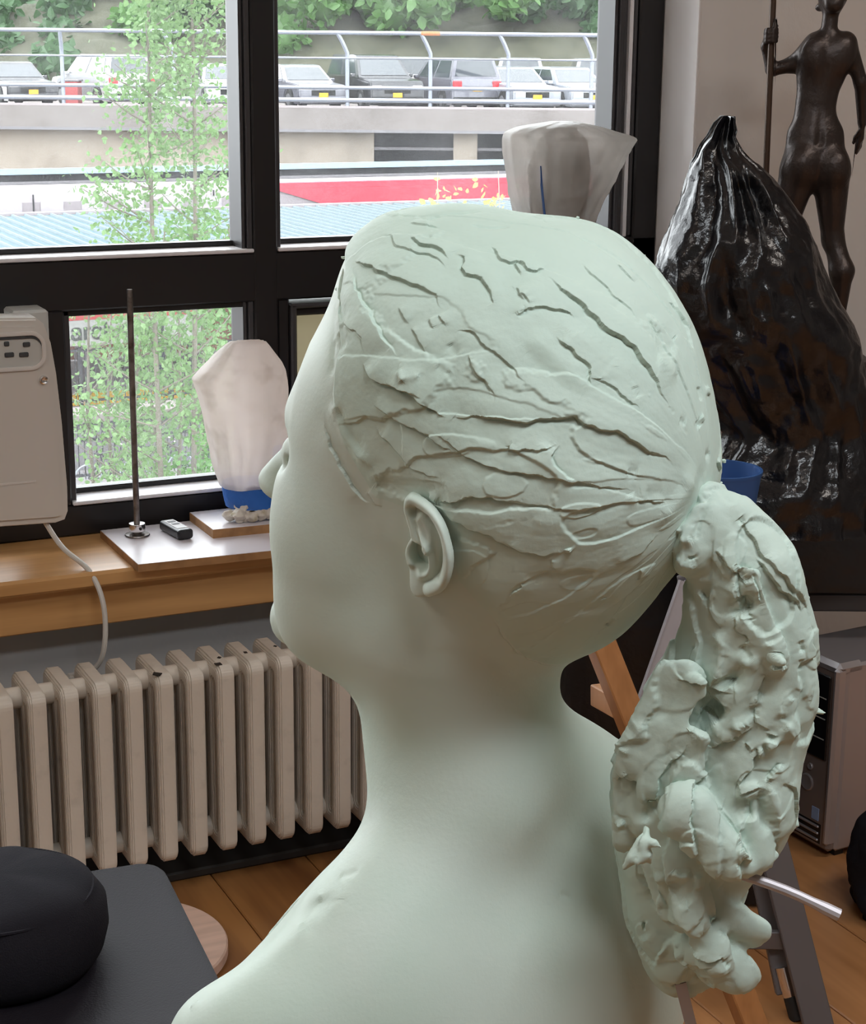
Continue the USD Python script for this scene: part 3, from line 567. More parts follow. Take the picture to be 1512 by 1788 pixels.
part('stand_top', box((-.2, -.14, .93), (.2, .16, .96), .004), 'table_dark', pd); part('stand_post', box((-.05, -.03, .57), (.05, .07, .93), .004), 'table_dark', pd); part('stand_foot', box((-.12, -.08, .5405), (.14, .12, .57), .004), 'table_dark', pd)

# ---------------------------------------------------------------- outside the windows
mat('concrete', (.185, .166, .158), .9, spec=.05, var=(.6, (.139, .123, .115), .45, .75)); mat('concrete_tan', (.308, .266, .223), .9, spec=.05, var=(.8, (.223, .193, .162), .5, .75))
mat('asphalt', (.154, .154, .154), .9); mat('dark_gap', (.023, .023, .026), .7); mat('blue_flashing', (.216, .323, .400), .5); mat('steel_pale', (.208, .223, .262), .4, metal=.3)
mat('train_glass', (.347, .323, .354), .2); mat('train_red', (.424, .054, .077), .6, spec=.1);
mat('sign_grey', (.231, .231, .216), .6); mat('sign_ink', (.023, .027, .023), .6); mat('sign_red', (.293, .039, .039), .6); mat('brick_red', (.262, .115, .077), .85); mat('yellow_line', (.462, .277, .039), .8, spec=.05)
mat('fence_black', (.015, .015, .018), .5); mat('platform_pale', (.277, .246, .246), .9, spec=.05); mat('wall_grey', (.154, .146, .154), .8); mat('paving', (.231, .216, .216), .9, spec=.05); mat('navy', (.023, .035, .062), .5)
mat('bark', (.131, .115, .092), .85); mat('bark_pale', (.231, .208, .169), .85)
def leafmat(name, a, b, tr):
    n = {'p': ('principled_bsdf', {'roughness': .5}), 't': ('translucent_bsdf', {}), 'm': ('mix_closure', {'fac': tr}), 'g': ('geometry', {}), 'r': ('rgb_ramp', {'ramp': [(0, a), (1, b)]})}
    MAT[name] = usdkit.material(stage, '/World/Looks/' + name, n, [('g.random_per_island', 'r.fac'), ('r.color', 'p.base_color'), ('r.color', 't.color'), ('p.BSDF', 'm.closure1'), ('t.BSDF', 'm.closure2')], surface='m.closure')
leafmat('leaf_spring', (.131, .223, .085), (.277, .354, .177), .42); leafmat('leaf_deep', (.092, .200, .054), (.262, .385, .115), .4); leafmat('leaf_dark', (.046, .108, .039), (.139, .231, .077), .3); leafmat('leaf_olive', (.323, .308, .092), (.462, .400, .169), .45)
def flat_mat(name, col):
    MAT[name] = usdkit.material(stage, '/World/Looks/' + name, {'d': ('diffuse_bsdf', {'color': col, 'roughness': .6})}, [], surface='d.BSDF')
flat_mat('roof_green', (.108, .150, .166)); flat_mat('roof_rib', (.173, .208, .223)); flat_mat('train_white', (.277, .250, .262))
GR = -8.0
part('ground_outside', box((-60, 3.7, GR - .1), (110, 140, GR)), 'paving', kind='structure')
# platform with its canopy; everything of the station runs along the studio wall
pf = thing('station_platform', 'pale station platform with a yellow safety edge', 'platform'); part('deck', box((-40, 44.6, GR + .01), (40, 51.7, -7.42)), 'platform_pale', pf); part('safety_edge', box((-40, 45.0, -7.42), (40, 46.6, -7.405)), 'yellow_line', pf)
rw = thing('retaining_wall', 'low grey retaining wall with a coping below the platform', 'wall', **K); part('wall_body', box((-40, 40.2, GR + .001), (40, 40.8, -6.9)), 'wall_grey', rw); part('coping', box((-40, 40.0, -6.9), (40, 41.0, -6.64), .02), 'concrete', rw)
def railing(name, y, x0, x1, z0, z1, label, step=.14, bar=.022, rails=2, post=2.4):
    t = thing(name, label, 'railing')
    for k in range(int((x1 - x0) / post) + 1): part('post', box((x0 + k * post - .05, y - .05, z0), (x0 + k * post + .05, y + .05, z1 + .05)), 'fence_black', t, smooth=False)
    for z in ([z1 - .06, z1 - .42][:rails - 1] + [z0 + .12]): part('rail', box((x0, y - .03, z), (x1, y + .03, z + .06)), 'fence_black', t, smooth=False)
    part('pickets', cat([box((x0 + k * step - bar / 2, y - .012, z0 + .05), (x0 + k * step + bar / 2, y + .012, z1)) for k in range(int((x1 - x0) / step))]), 'fence_black', t, smooth=False, kind='stuff')
railing('street_fence', 39., 4.0, 18., GR + .02, -6.62, 'black picket fence along the pavement behind the bicycles', rails=3)
railing('platform_railing', 44.75, 6.5, 18., -7.4, -5.9, 'thin dark railing on the station platform', step=.26)
cn = thing('platform_canopy', 'pale green ribbed metal roof over the station platform', 'roof')
part('roof_sheet', cat([box((-8, 44, -3.46), (35, 55.2, -3.40))]), 'roof_green', cn); part('gutter', box((-8, 43.9, -3.62), (35, 44.02, -3.40)), 'steel_pale', cn); part('ridge_cap', box((-8, 55., -3.44), (35, 55.4, -3.32)), 'train_white', cn)
for k in range(107): part('rib', prism([(-8 + .4 * k - .06, -3.402), (-8 + .4 * k + .06, -3.402), (-8 + .4 * k + .03, -3.345), (-8 + .4 * k - .03, -3.345)], 44.02, 55., 'y'), 'roof_rib', cn, smooth=False)
for k in range(5): part('column', box((6 + 4.2 * k, 48.5, -7.42), (6.3 + 4.2 * k, 48.8, -3.46)), 'navy', cn)
sg = thing('station_sign', 'grey station name sign with dark lettering and a red top edge', 'sign', (12.6, 45.6, -5.6))
part('board', box((-2.2, 0, -.36), (2.3, .08, .32), .01), 'sign_grey', sg); part('red_edge', box((-2.2, -.01, .32), (2.3, .09, .46)), 'sign_red', sg); part('pale_edge', box((-2.2, -.0, .46), (2.3, .08, .8)), 'platform_pale', sg)
tm = meshkit.text_mesh('Larchmont', .42, .03, bold=True); tm.apply_translation([-(tm.bounds[0][0] + tm.bounds[1][0]) / 2, 0, 0]); tm.apply_scale([1., 1, 1]); v = np.array(tm.vertices); tm.vertices = np.stack([v[:, 0] - .15, -v[:, 2], v[:, 1] - .19], 1); tm.faces = np.array(tm.faces)
part('lettering', tm, 'sign_ink', sg, smooth=False); part('sign_post', box((-1.9, .02, -1.82), (-1.8, .1, -.36)), 'fence_black', sg); part('sign_post', box((1.9, .02, -1.82), (2.0, .1, -.36)), 'fence_black', sg)
bw = thing('station_building', 'red brick and dark station wall behind the platform', 'building'); part('brick_wall', box((-10, 52, -7.42), (26, 52.3, -5.6)), 'brick_red', bw); part('dark_band', box((-10, 51.9, -5.6), (26, 52.2, -3.5)), 'dark_gap', bw)
for k in range(7): part('pilaster', box((8 + 2.5 * k, 51.8, -7.42), (8.6 + 2.5 * k, 52, -5.6)), 'platform_pale', bw)
# trains
def train(name, x0, x1, label, kind):
    t = thing(name, label, 'train', (0, 58, 0))
    o = shapely.Polygon([(-.1, -6.6), (2.7, -6.6), (2.7, -3.25), (2.45, -2.93), (2.0, -2.84), (.6, -2.84), (.15, -2.93), (-.1, -3.25)])
    part('body', prism([(p[0], p[1]) for p in o.exterior.coords], x0, x1, 'x'), 'train_white', t, smooth=False)
    if kind == 'white':
        for x in np.arange(x0 + .7, x1 - .8, 1.35): part('pane', box((x, -.125, -3.62), (x + .75, -.09, -3.22)), 'train_glass', t)
        for x in np.arange(x0 + 3.1, x1, 6.1): part('door_gap', box((x, -.12, -3.8), (x + .05, -.09, -3.0)), 'dark_gap', t)
    else:
        part('red_band', cat([prism([(x0 + .25, -3.02), (x1, -3.02), (x1, -3.55), (x0 + 2.0, -3.55)], -.16, -.08, 'y'), prism([(x0 + .15, -2.835), (x1, -2.835), (x1, -3.02), (x0 + .25, -3.02)], -.04, .3, 'y')]), 'train_red', t, smooth=False)
    part('underframe', box((x0 + .2, .2, -7.3), (x1 - .2, 2.4, -6.6)), 'dark_gap', t)
train('train_car', -2., 20.9, 'white commuter train carriage with grey square windows', 'white')
train('train_car', 21.3, 36.5, 'white train carriage with a red band along its upper side', 'red')
# the structure behind the tracks
sb = thing('track_shelter', 'dark open shelter beyond the trains with a pale blue roof edge', 'shelter'); part('roof_edge', box((-20, 60.9, -2.57), (37, 61.0, -2.37)), 'blue_flashing', sb); part('roof', box((-20, 61.0, -2.55), (37, 61.35, -2.45)), 'steel_pale', sb)
part('dark_wall', box((-20, 61.2, -7.9), (37, 61.35, -2.55)), 'dark_gap', sb); part('beam', box((-20, 60.95, -2.9), (37, 61.1, -2.81)), 'wall_grey', sb)
# the raised car park, square to the view
EY = math.radians(25.6)
pk = thing('parking_deck', 'raised concrete car park deck with a tan wall below', 'car park', (0, 0, 0), -EY)      # local: x right, y away
part('deck_slab', box((-24, 72.3, -1.2), (16, 86.5, -0.761)), 'concrete', pk); part('edge_beam', box((-24, 72, -1.481), (16, 72.4, -0.619), .02), 'concrete', pk); part('drip_ledge', box((-24, 71.9, -1.568), (16, 72.2, -1.459)), 'wall_grey', pk)
part('upstand', box((-24, 72.0, -0.63), (16, 72.15, -0.543)), 'platform_pale', pk)
def wl(x0, x1): part('tan_wall', box((x0, 72.7, -7.9), (x1, 72.9, -1.459)), 'concrete_tan', pk)
wl(-24, -2.51); wl(.68, 1.64); wl(3., 16); part('dark_opening', box((-24, 73.6, -7.9), (16, 73.8, -1.459)), 'dark_gap', pk)
for x0, x1 in ((-2.51, .68), (1.64, 3.)): part('opening_sill', box((x0, 72.8, -2.277), (x1, 73.0, -2.168)), 'wall_grey', pk)
fe = thing('deck_fence', 'tall pale metal fence with cranked posts along the car park edge', 'fence', (0, 0, 0), -EY)
for x in (-18.3, -14.8, -10.4, -6.94, -3.55, -.27, 2.8, 6.1, 9.4):
    cr = .38 if x > -11 else 0.
    part('post', tube([(x, 72.2, -0.63), (x, 72.2, 1.214), (x, 72.2, 1.486), (x - cr * .45, 72.1, 1.868), (x - cr, 72.0, 2.25)], .08, 8), 'steel_pale', fe)
for p in (((-22, 72.0, 2.25), (11, 72., 2.25)),): part('rail', tube([p[0], p[1]], .08, 8), 'steel_pale', fe)
for z, r in ((1.29, .04), (0.155, .075), (-0.325, .09)): part('rail', tube([(-22, 72.15, z), (11, 72.15, z)], r, 8), 'steel_pale', fe)
mat('rust', (.323, .123, .046), .8); part('rail_joint', tube([(-.65, 72.0, 2.25), (.1, 72., 2.25)], .088, 8), 'rust', fe, label='rusty joint in the top rail')

def car_paint(name, col): mat(name, col, .25, metal=.2, extra={'coat_weight': .6})
for nme, c in (('paint_black', (.015, .015, .019)), ('paint_white', (.385, .385, .400)), ('paint_silver', (.254, .269, .300)), ('paint_navy', (.039, .054, .139)), ('paint_grey', (.123, .123, .146))): car_paint(nme, c)
mat('car_glass', (.039, .046, .054), .06, spec=.8); mat('tyre', (.012, .012, .012), .8); mat('rim', (.347, .347, .362), .3, metal=.8); mat('headlight', (.654, .654, .693), .1); mat('taillight', (.462, .015, .023), .3); mat('plate_yellow', (.654, .347, .023), .5)
def big(g): return g if g.geom_type == 'Polygon' else max(g.geoms, key=lambda q: q.area)
def vehicle(x, y, rot, paint, label, tall=False, s=1.22):
    """a car with its nose towards local +x"""
    t = thing('car', label, 'car', (x * math.cos(EY) + y * math.sin(EY), -x * math.sin(EY) + y * math.cos(EY), -0.761), -EY + rot)
    L, Wd, Hh = (4.6, 1.85, 1.72) if tall else (4.6, 1.78, 1.45); L, Wd, Hh = L * s, Wd * s, Hh * s; b = Hh * (.60 if tall else .62)
    side = [(-L / 2, .35), (-L / 2 + .02, b * .8), (-L / 2 + .12, b), (-L * .1, b + .03), (L * .22, b), (L / 2 - .18, b * .90), (L / 2, b * .72), (L / 2, .33), (L / 2 - .1, .22), (-L / 2 + .1, .22)]
    o = shapely.Polygon(side)
    for wx in (-L * .30, L * .31): o = o.difference(shapely.Point(wx, .33 * s).buffer(.36 * s))
    part('body', prism(big(o.buffer(-.03).buffer(.03)), -Wd / 2, Wd / 2, 'y', .10), paint, t, smooth=50)
    cab = np.array([(-L * .47 if tall else -L * .42, b - .03), (-L * .43 if tall else -L * .26, Hh - .03), (-L * .38 if tall else -L * .2, Hh), (L * .02, Hh), (L * .08, Hh - .04), (L * .25, b - .03)])
    def loft(c, wb, wt):
        V = []
        for sg in (-1, 1):
            for px, pz in c: V.append((px, sg * (wb + (wt - wb) * (pz - b) / (Hh - b)) / 2, pz))
        return trimesh.convex.convex_hull(np.array(V))
    part('cabin', loft(cab, Wd * .96, Wd * .76), paint, t, smooth=25)
    def panel(c, off): return c
    zt, zb = Hh - .12, b + .06
    def at(f, z): return np.interp(z, [b, Hh], [0, 1])
    wy = lambda z: (Wd * .96 + (Wd * .76 - Wd * .96) * (z - b) / (Hh - b)) / 2
    fx = lambda z: np.interp(z, [b - .03, Hh - .04], [L * .25, L * .08]); rx = lambda z: np.interp(z, [b - .03, Hh - .03], [cab[0][0], cab[1][0]])
    def quad(p, n, th=.015): return trimesh.convex.convex_hull(np.vstack([np.array(p) + np.array(n) * th, np.array(p) - np.array(n) * .01]))
    part('windscreen', quad([(fx(zb), -wy(zb) * .9, zb), (fx(zb), wy(zb) * .9, zb), (fx(zt), wy(zt) * .88, zt), (fx(zt), -wy(zt) * .88, zt)], (.8, 0, .6)), 'car_glass', t)
    part('rear_window', quad([(rx(zb + .05), -wy(zb) * .86, zb + .05), (rx(zb + .05), wy(zb) * .86, zb + .05), (rx(zt), wy(zt) * .84, zt), (rx(zt), -wy(zt) * .84, zt)], (-.9, 0, .3)), 'car_glass', t)
    for sg in (-1, 1):
        for u0, u1 in ((.04, .47), (.52, .95)):
            p = [(rx(z) + .12 + (fx(z) - rx(z) - .24) * u, sg * wy(z), z) for z, u in ((zb, u0), (zb, u1), (zt, u1), (zt, u0))]; part('side_window', quad(p, (0, sg, .1)), 'car_glass', t)
        part('door_mirror', box((L * .17, sg * Wd * .5 - .02, b - .02), (L * .21, sg * (Wd * .5 + .16) - .02, b + .13), .03), paint, t)
        part('headlight', box((L / 2 - .16, sg * Wd * .46, b * .62), (L / 2 - .01, sg * Wd * .28, b * .76), .03), 'headlight', t); part('taillight', box((-L / 2 - .01, sg * Wd * .47, b * .72), (-L / 2 + .1, sg * Wd * .30, b * .95), .03), 'taillight', t)
        for wx in (-L * .30, L * .31):
            w_ = lathe([(0, -.1), (.2, -.11), (.31, -.11), (.33, -.08), (.33, .08), (.31, .11), (.2, .11), (0, .1)], 24); w_.apply_scale(s); w_.apply_transform(trimesh.transformations.rotation_matrix(math.pi / 2, [1, 0, 0])); w_.apply_translation([wx, sg * (Wd / 2 - .12), .33 * s]); wh = part('wheel', w_, 'tyre', t)
            r_ = lathe([(0, 0), (.19, 0), (.19, .02), (.15, .03), (0, .02)], 16); r_.apply_scale(s); r_.apply_transform(trimesh.transformations.rotation_matrix(-sg * math.pi / 2, [1, 0, 0])); r_.apply_translation([wx, sg * (Wd / 2 + .0), .33 * s]); part('rim', r_, 'rim', wh)
    part('grille', box((L / 2 - .03, -Wd * .24, b * .52), (L / 2 + .012, Wd * .24, b * .72), .01), 'tyre', t); part('number_plate', box((L / 2 - .02, -.2, .40 * s), (L / 2 + .02, .2, .56 * s), .005), 'plate_yellow', t); part('number_plate', box((-L / 2 - .02, -.2, b * .62), (-L / 2 + .02, .2, b * .62 + .16), .005), 'plate_yellow', t)
    part('bumper', box((L / 2 - .1, -Wd * .47, .26), (L / 2 + .03, Wd * .47, .44 * s), .04), 'tyre' if tall else paint, t); part('bumper', box((-L / 2 - .03, -Wd * .47, .26), (-L / 2 + .1, Wd * .47, .46 * s), .04), 'tyre' if tall else paint, t)
    return t
hp = math.pi / 2
vehicle(-17.89, 76.36, -1.0, 'paint_black', 'black car cut off by the left edge of the photo')
vehicle(-14.07, 76.91, 2.2, 'paint_white', 'white car behind the young tree, beside the red container', True)
vehicle(-8.95, 76.15, -1.3, 'paint_white', 'white car half hidden between the young tree and the mullion')
vehicle(-5.84, 75.93, -1.1, 'paint_grey', 'dark grey car right of the mullion with its nose to the fence')
vehicle(-2.67, 76.04, -1.19, 'paint_black', 'black SUV facing the fence with a yellow number plate', True, 1.27)
vehicle(0.60, 76.58, -1.19 + math.pi, 'paint_grey', 'dark SUV parked tail to the fence with red rear lights', True)
vehicle(3.00, 75.93, -1.19, 'paint_silver', 'silver saloon right of the tail-first SUV')
vehicle(5.35, 76.36, -1.19, 'paint_silver', 'pale blue-grey saloon second from the right end of the row')
vehicle(8.29, 76.15, -1.19, 'paint_navy', 'navy blue car at the right end of the row')
vehicle(3.60, 81.80, hp, 'paint_white', 'white van-like car in the second row behind the silver saloon', True)
vehicle(6.98, 81.80, hp, 'paint_white', 'white car in the second row behind the navy car', True)
vehicle(-1.09, 81.80, hp, 'paint_white', 'white tall car in the second row between the two SUVs', True)
rc = thing('container', 'small dark red container on the car park behind the fence', 'container', (0, 0, 0), -EY); part('box_body', box((-15.3, 74.6, -0.761), (-14.7, 75.5, .25), .02), 'sign_red', rc); part('lid', box((-15.36, 74.55, .25), (-14.64, 75.55, .33), .02), 'wall_grey', rc)

# ---- bicycles
def bicycle(x, y, label):
    t = thing('bicycle', label, 'bicycle', (x, y, GR)); R = .31
    for cx in (-.52, .52):
        a = np.linspace(0, 2 * math.pi, 33); w = part('wheel', tube(np.stack([cx + R * np.cos(a), 0 * a, R + .02 + R * np.sin(a)], 1), .022, 6, cap=False), 'steel_pale', t)
        for k in range(8): part('spoke', tube([(cx, 0, R + .02), (cx + R * math.cos(k * math.pi / 4), 0, R + .02 + R * math.sin(k * math.pi / 4))], .004, 4), 'steel_pale', w)
    for p, q in (((-.52, 0, .33), (-.1, 0, .3)), ((-.1, 0, .3), (-.22, 0, .82)), ((-.52, 0, .33), (-.2, 0, .72)), ((-.1, 0, .3), (.34, 0, .74)), ((-.2, 0, .72), (.36, 0, .84)), ((.52, 0, .33), (.36, 0, .92))): part('frame_tube', tube([p, q], .018, 6), 'fence_black', t)
    part('saddle', box((-.36, -.06, .84), (-.1, .06, .89), .02), 'fence_black', t); part('handlebar', tube([(.30, -.28, 1.0), (.36, -.2, .98), (.36, .2, .98), (.30, .28, 1.0)], .016, 6), 'chrome', t)
bicycle(10.2, 38.0, 'bicycle leaning at the fence, nearest the left edge of the window'); bicycle(11.4, 38.3, 'bicycle behind the tall steel rod')

# ---- trees and shrubs
def leaves(P, size, seed, mt, name, parent, **kw):
    """leaf blades folded along the midrib, one at each point"""
    r = np.random.default_rng(seed); n = len(P); d = r.normal(size=(n, 3)); d[:, 2] -= .2; d /= np.linalg.norm(d, axis=1, keepdims=True)
    s = np.cross(d, r.normal(size=(n, 3))); s /= np.linalg.norm(s, axis=1, keepdims=True) + 1e-9; u = np.cross(s, d); k = size * r.uniform(.65, 1.25, (n, 1))
    V = np.stack([P, P + d * k * .35 + s * k * .34 + u * k * .07, P + d * k * .75 + s * k * .22 + u * k * .05, P + d * k, P + d * k * .75 - s * k * .22 + u * k * .05, P + d * k * .35 - s * k * .34 + u * k * .07], 1).reshape(-1, 3)
    b = np.arange(n)[:, None] * 6; F = np.vstack([b + [0, 1, 2], b + [0, 2, 3], b + [0, 3, 4], b + [0, 4, 5]])
    return part(name, (V, F), mt, parent, smooth=False, **kw)
def sapling(name, label, x, y, top, spread, seed, n_br, per, lsize, mt, start=.25, lean=(0, 0), stems=2, bark='bark', z0=GR, stem=.045):
    r = np.random.default_rng(seed); t = thing(name, label, 'tree' if top - z0 > 5 else 'shrub', (x, y, z0)); Hh = top - z0; pts = []
    for sidx in range(stems):
        off = (sidx - (stems - 1) / 2) * .35
        st_ = curve([(off * .4, 0, 0), (off + lean[0] * .3 + r.normal() * .1, r.normal() * .1, Hh * .4), (off * 1.3 + lean[0] * .7 + r.normal() * .1, r.normal() * .1, Hh * .72), (off * 1.2 + lean[0], lean[1], Hh)], 30)
        part('trunk', tube(st_, np.linspace(stem, stem * .22, len(st_)), 7), bark, t)
        for k in range(n_br):
            f = start + (1 - start) * (k + r.random()) / n_br; b0 = st_[min(int(f * (len(st_) - 1)), len(st_) - 1)]; a = r.random() * 2 * math.pi
            ln = spread * (1.05 - f * .55) * r.uniform(.5, 1.1); tip = b0 + np.array([math.cos(a) * ln, math.sin(a) * ln, ln * r.uniform(.35, .9)])
            bp = curve([b0, (b0 + tip) / 2 + np.array([0, 0, -.04 * ln]), tip], 8); part('branch', tube(bp, np.linspace(stem * .3, stem * .09, len(bp)), 5), bark, t, smooth=True)
            q = r.random(per) ** .8; pts.append(bp[np.minimum((q * (len(bp) - 1)).astype(int), len(bp) - 1)] + r.normal(size=(per, 3)) * .13 * spread ** .5)
    leaves(np.vstack(pts), lsize, seed + 1, mt, 'foliage', t, kind='stuff'); return t
sapling('young_tree', 'slender pale green young tree outside the left window', 6.15, 20., 4.2, 1.3, 5, 50, 120, .072, 'leaf_spring', .16, (.12, 0), 2)
sapling('shrub', 'loose green shrub at the left of the lower window', 5.25, 21., -.95, 1.1, 8, 12, 55, .072, 'leaf_spring', .35, (0, 0), 2)
sapling('shrub', 'leafy shrub under the young tree, behind the steel rod', 6.3, 21.5, -1.2, 1.2, 14, 14, 60, .072, 'leaf_spring', .3, (0, 0), 3)
sapling('shrub', 'thick green shrub behind the white bagged sculpture', 7.15, 22., -.55, 1.15, 21, 20, 80, .075, 'leaf_deep', .3, (0, 0), 3)
sapling('shrub', 'low green shrub near the bottom of the lower window', 6.5, 19., -2.5, .9, 27, 11, 60, .07, 'leaf_deep', .4, (0, 0), 2)
sapling('shrub', 'yellow-olive shrub tips in front of the red train band', 5.22, 10., .92, .28, 33, 9, 16, .05, 'leaf_olive', .9, (0, 0), 3, 'bark_pale', stem=.012)
sapling('shrub', 'olive shrub tip at the right end of the window ledge', 6.35, 10., .42, .22, 39, 7, 16, .05, 'leaf_olive', .92, (0, 0), 2, 'bark_pale', stem=.012)
def big_tree(x, y, h, w, seed, mt, label):
    r = np.random.default_rng(seed); t = thing('tree', label, 'tree', (x * math.cos(EY) + y * math.sin(EY), -x * math.sin(EY) + y * math.cos(EY), GR), -EY)
    part('trunk', tube([(0, 0, 0), (.2, 0, h * .4), (0, .1, h * .8)], [.35, .28, .1], 9), 'bark', t)
    c = r.normal(size=(26, 3)) * [w * .42, w * .35, h * .17] + [0, 0, h * .68]; P = []
    for q in c:
        d = r.normal(size=(210, 3)); d /= np.linalg.norm(d, axis=1, keepdims=True); P.append(q + d * r.uniform(.75, 1.05, (210, 1)) * np.array([w * .2, w * .2, w * .17]))
    leaves(np.vstack(P), .62, seed + 1, mt, 'foliage', t, kind='stuff')
    part('crown_core', cat([trimesh.creation.icosphere(1, w * .165).apply_translation(q) for q in c]), mt, t, kind='stuff')
kinds = ('leaf_deep', 'leaf_dark', 'leaf_deep', 'leaf_deep', 'leaf_dark')
places = ('at the far left', 'left of the young tree', 'behind the young tree', 'left of the mullion', 'right of the mullion, tall and bright', 'above the dark grey car', 'above the black SUV', 'above the tail-first SUV', 'above the silver saloon', 'above the navy car', 'behind the window jamb')
for k in range(11):
    big_tree(-21 + 3.4 * k + (k % 3) * .3, 93 + (k % 2) * 4 + (k % 3), 14.5 + 1.5 * ((k * 7) % 4) - (2.5 if k < 4 else 0), 6.2, 60 + 3 * k, kinds[(k * 3 + (1 if k < 3 else 0)) % 5] if k > 3 else ('leaf_dark', 'leaf_dark', 'leaf_deep', 'leaf_dark')[k], ('dark' if (kinds[(k * 3) % 5] if k > 3 else 'leaf_dark') == 'leaf_dark' else 'bright') + ' leafy tree beyond the car park, ' + places[k])
hd = thing('hillside', 'dull olive bank of undergrowth behind the car park', 'bank', (0, 0, 0), -EY)
mat('undergrowth', (.065, .065, .042), .9, var=(1.5, (.039, .042, .023), .4, .7))
xs, zs = np.arange(-30, 30.1, .5), np.linspace(0, 1, 16); A, B = np.meshgrid(xs, zs, indexing='ij'); P = np.stack([A, 87 + 9 * B + 0 * A, -.6 + 5.0 * B ** .8], -1); P[..., 2] += (meshkit.fbm(P * .6, 3, 4) - .5) * 1.4
idx = np.arange(A.size).reshape(A.shape); F = np.stack([idx[:-1, :-1], idx[1:, :-1], idx[1:, 1:], idx[:-1, 1:]], -1).reshape(-1, 4); part('bank', (P.reshape(-1, 3), F), 'undergrowth', hd, smooth=60)


